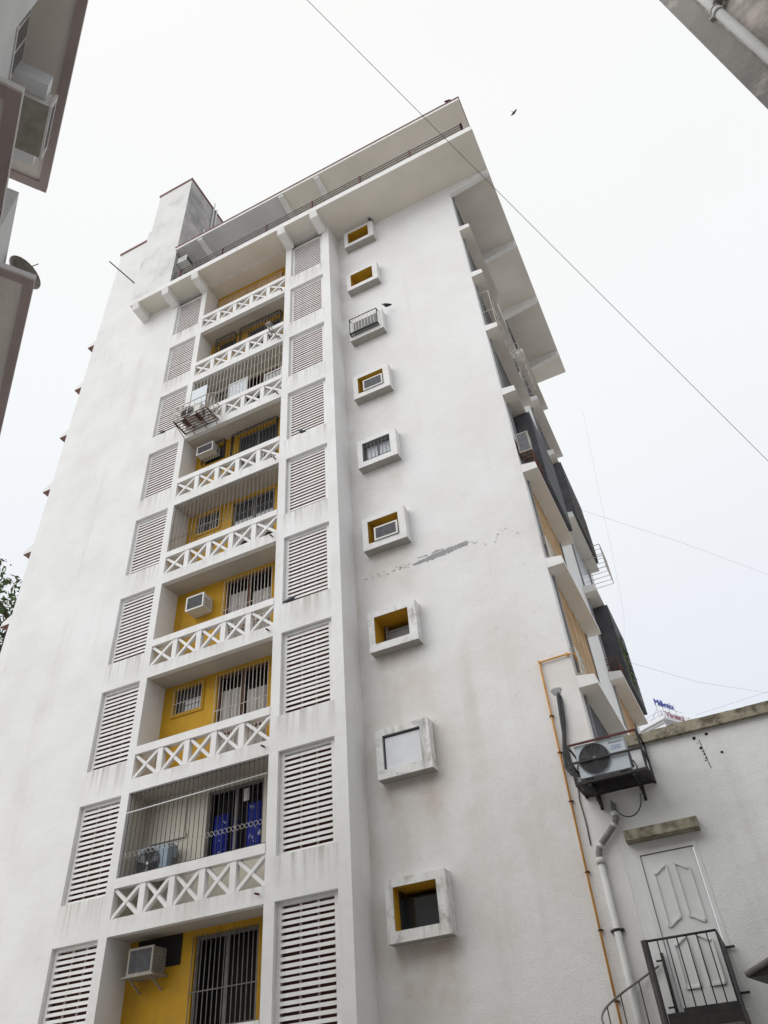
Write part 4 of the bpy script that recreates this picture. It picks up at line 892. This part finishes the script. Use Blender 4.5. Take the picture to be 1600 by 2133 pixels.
# ================================================================== right neighbour
rb = thing('corner_building', 'weathered grey concrete building corner at the top right with drain pipes', 'building', (4.5, 4.5, 0))
RC = Vector((0.487, 0.873, 0))*4.2; e1 = Vector((0.86, -0.51, 0)); e2 = Vector((0.51, 0.86, 0))
def rpt(a, c, z): v = RC+e1*a+e2*c; return (v.x, v.y, z)
def rbox(b, a0, a1, c0_, c1, z0, z1, mi=0): b.hexa([rpt(a0,c0_,z0),rpt(a1,c0_,z0),rpt(a1,c1,z0),rpt(a0,c1,z0)],[rpt(a0,c0_,z1),rpt(a1,c0_,z1),rpt(a1,c1,z1),rpt(a0,c1,z1)], mi)
b = B(); rbox(b, 0.19, 16, 0, 4.5, 0, 13.5); build(b, 'wall', OLDC, rb)  # face lengthened out of view to keep low sky off the facade
b = B(); rbox(b, 0, 0.19, -0.003, 4.48, 0, 13.55); build(b, 'corner_band', OLDD, rb)
b = B(); b.tube([rpt(0.245, -0.055, 0), rpt(0.245, -0.055, 13.5)], 0.042, 14); pp = build(b, 'drain_pipe', PVC, rb)
for z in (2.6, 4.9, 7.0, 9.2, 11.6):
    b = B(); b.tube([rpt(0.245, -0.055, z), rpt(0.245, -0.055, z+0.06)], 0.050, 14); b.tube([rpt(0.245, -0.055, z+0.10), rpt(0.245, -0.055, z+0.115)], 0.048, 14); rbox(b, 0.16, 0.33, -0.04, -0.004, z+0.10, z+0.115); build(b, 'collar', PVC, pp)
b = B(); b.tube([rpt(0.62, -0.02, 0), rpt(0.62, -0.02, 13.5)], 0.014, 8); build(b, 'thin_pipe', CREAM, rb)
b = B(); b.tube([rpt(0.26, -0.055, 9.33), rpt(0.36, -0.06, 9.43), rpt(0.45, 0.02, 9.49)], 0.042, 12); build(b, 'branch_pipe', OPIPE, rb)
b = B(); b.quad([rpt(0.40+0.11*math.cos(a)*(0.8+0.3*math.sin(3*a)), -0.004, 9.47+0.17*math.sin(a)*(0.8+0.2*math.sin(2*a+1))) for a in [j*0.449 for j in range(14)]]); build(b, 'soot_patch', OLDD, rb)
for z in (1.0, 4.2, 7.4, 10.4):
    b = B(); rbox(b, 2.2, 3.6, -0.02, 0.03, z+0.6, z+1.8); wn = build(b, 'window', LBW, rb); b = B(); rbox(b, 2.28, 3.52, -0.026, -0.021, z+0.68, z+1.72); build(b, 'pane', GLASS, wn)
t = thing('wall_lamp', 'small dark lamp on an arm cut off at the right edge of the sky', 'lamp', (2.05, 3.75, 5.9))
b = B(); b.tube([(0,0,0),(-0.3,0.15,0.12),(-0.62,0.3,0.08)], 0.012, 6); local(b, 'arm', IRON, t); b = B(); b.hexa([(-0.70,0.24,0.02),(-0.58,0.24,0.02),(-0.58,0.36,0.02),(-0.70,0.36,0.02)],[(-0.67,0.27,0.09),(-0.61,0.27,0.09),(-0.61,0.33,0.09),(-0.67,0.33,0.09)]); local(b, 'lamp_head', IRON, t)
# gate canopy peeping in at bottom right
t = thing('gate_canopy', 'tip of a black sheet metal canopy at the bottom right edge', 'canopy', (1.2, 12.0, 0))
b = B(); zz = 3.09
b.hexa([(-1.82,0.0,0.0+zz),(1.5,-0.2,zz-0.12),(1.5,1.0,zz-0.12),(-1.5,1.0,zz-0.05)], [(-1.82,0.0,zz+0.03),(1.5,-0.2,zz+1.15),(1.5,1.0,zz+1.15),(-1.5,1.0,zz+0.12)]); local(b, 'roof_sheet', IRON, t)
b = B(); b.tube([(-1.83,-0.01,zz+0.03),(1.5,-0.21,zz+1.16)], 0.035, 8); local(b, 'edge_pipe', GIRON, t)
for xa in (0.6, 1.4): b = B(); b.tube([(xa,0.3,0),(xa,0.3,zz-0.05)], 0.05, 8); local(b, 'post', IRON, t)

# ================================================================== wires
def wire(name, label, pts, r):
    b = B(); b.tube(pts, r, 6); return tag(build(b, name, WIRE), label, 'cable', 'overhead wires')
C0 = Vector((0,0,1.6))
def dirp(d, r): return C0 + Vector(d)*r
A_, B_ = dirp((-0.506,0.862,3.801), 4.0), dirp((0.209,0.978,0.745), 13.0)
dv = B_-A_; wire('overhead_wire', 'thick black overhead wire crossing in front of the roof from the top', [A_-dv*0.35, A_, A_+dv*0.5+Vector((0,0,-0.05)), B_, B_+dv*0.9], 0.0048)
import itertools
def ray(px, py):
    d = Vector(((px-800)/1567.21, -(py-1066.5)/1567.21, 1)); return (rt2*d.x + up2*d.y + fw*d.z)
def P_at(px, py, y): d = ray(px, py); return C0 + d*(y/d.y)
wire('overhead_wire', 'faint thin wire leaving the side face toward the right edge, upper of two', [P_at(1210,1062,24.5), P_at(1420,1130,30), P_at(1640,1212,38)], 0.0035)
wire('overhead_wire', 'faint thin wire low over the annex coping from the side face', [P_at(1285,1372,23.5), P_at(1450,1420,30), P_at(1640,1450,38)], 0.0035)
wire('overhead_wire', 'faint wire rising to the right beside the distant sign', [P_at(1448,1490,66), P_at(1640,1428,60)], 0.007)
wire('drooping_wire', 'fine wire drooping down the sky beside the upper side face', [P_at(1215,860,24.5), P_at(1245,1010,24.3), P_at(1275,1150,24.2), P_at(1300,1280,24.1), P_at(1300,1335,24.1), P_at(1285,1350,24.1)], 0.002)

# ================================================================== distant building with letters
u = Vector((0.524, 0.852, 0)); wv = Vector((-0.852, 0.524, 0)); c0 = Vector((-3.42, 69.2, 0))
fb = thing('distant_building', 'pale distant building with roof railing and rooftop sign seen over the annex coping', 'building', (-3, 75, 0))
def fp(a, c, z): v = c0+u*a+wv*c; return (v.x, v.y, z)
def fbox(b, a0, a1, c0_, c1, z0, z1, mi=0): b.hexa([fp(a0,c0_,z0),fp(a1,c0_,z0),fp(a1,c1,z0),fp(a0,c1,z0)],[fp(a0,c0_,z1),fp(a1,c0_,z1),fp(a1,c1,z1),fp(a0,c1,z1)], mi)
b = B(); fbox(b, 0, 7, 0, 12, 0, 30.3); build(b, 'wall', FARW, fb)
b = B(); fbox(b, -0.25, 7.2, -0.25, 12.2, 30.3, 30.55); build(b, 'cornice', FARW, fb)
b = B(); fbox(b, -0.1, 7.1, -0.1, 12.1, 30.02, 30.12, 0); build(b, 'shadow_band', FARG, fb)
for zz in range(4, 30, 3):
    for q in range(3):
        b = B(); fbox(b, 0.8+2.1*q, 2.0+2.1*q, -0.02, 0.05, zz, zz+1.3); build(b, 'window', GLASS, fb)
b = B()
for i in range(9):
    a = 0.1+i*0.85; b.tube([fp(a,0.05,30.55), fp(a,0.05,31.25)], 0.02, 4)
    b.tube([fp(0.05,0.1+i*0.85,30.55), fp(0.05,0.1+i*0.85,31.25)], 0.02, 4)
for zz in (30.9, 31.25): b.tube([fp(0,0.05,zz), fp(7,0.05,zz)], 0.02, 4); b.tube([fp(0.05,0,zz), fp(0.05,8,zz)], 0.02, 4)
build(b, 'roof_railing', FARG, fb)
sg = thing('rooftop_sign', 'rooftop sign with blue and dark red letters on a thin frame', 'sign', fp(0, 0.6, 30.55))
for body, zz, a, m_, sz in (('Millenia', 31.95, -0.15, BLUET, 0.85), ('Vivanta', 30.95, 1.0, REDT, 0.85)):
    me = text_mesh(body, sz, 0.04); me.materials.clear(); me.materials.append(m_)
    o = bpy.data.objects.new('lettering', me); COL.objects.link(o); o.parent = sg; o.rotation_euler = (R(90), 0, math.atan2(u.y, u.x)); o.location = Vector(fp(a, 0.3, zz)) - W[sg.name]
    o.scale = (1.02, 1, 1)
b = B()
for a in (0.1, 1.0, 1.9, 2.8, 3.7, 4.5): b.tube([fp(a,0.4,30.55), fp(a,0.4,32.6 if a < 3 else 31.7)], 0.025, 4); b.tube([fp(a,1.6,30.55), fp(a,0.4,31.6)], 0.02, 4)
b.tube([fp(0,0.4,31.93), fp(3.8,0.4,31.93)], 0.02, 4); b.tube([fp(0.9,0.4,30.93), fp(4.6,0.4,30.93)], 0.02, 4); build(b, 'frame', FARG, sg)
b2 = B(); q0 = Vector((-6.6, 66, 0))
b2.box(-8.2, -4.35, 74, 84, 0, 31.4); t2 = build(b2, 'distant_block', FARG); tag(t2, 'small dull grey block beside the distant building with the sign', 'building')

# ================================================================== tree beyond the left edge
tr = thing('tree', 'leafy tree top showing beyond the left edge of the apartment block', 'tree', (-31.7, 22.2, 0)); tr.scale = (1.2, 1.2, 1.2); random.seed(11)
b = B(); b.tube([(0,0,0),(0.2,0.1,5),(0.0,0.3,10),(0.3,0.2,15),(0.2,0.3,21)], [0.45,0.38,0.3,0.2,0.06], 8)
ends = []
for i in range(16):
    z = 8+0.85*i; a = i*2.4; ln = random.uniform(2.5, 4.8)*(1-0.035*i); p0 = Vector((0.15,0.2,z)); p1 = p0+Vector((math.cos(a)*ln*0.5, math.sin(a)*ln*0.5, ln*0.4)); p2 = p0+Vector((math.cos(a)*ln, math.sin(a)*ln, ln*0.6))
    b.tube([p0,p1,p2], [0.12,0.08,0.03], 6); ends += [p1, p2, (p1+p2)/2]
    for j in range(2):
        q = p2+Vector((random.uniform(-1,1),random.uniform(-1,1),random.uniform(0,1))); b.tube([p1,q], [0.04,0.012], 5); ends.append(q)
ends.append(Vector((0.2,0.3,21.3)))
local(b, 'trunk', BARK, tr)
b = B()
for c in ends:
    for i in range(70):
        p = c+Vector((random.gauss(0,0.55), random.gauss(0,0.55), random.gauss(0.1,0.45))); s_ = random.uniform(0.10, 0.2)
        d1 = Vector((random.uniform(-1,1),random.uniform(-1,1),random.uniform(-1,1))).normalized(); d2 = d1.cross(Vector((random.uniform(-1,1),random.uniform(-1,1),random.uniform(-1,1)))).normalized()
        b.quad([p-d1*s_, p+d2*s_*0.45, p+d1*s_, p-d2*s_*0.45])
local(b, 'crown', LEAF, tr)
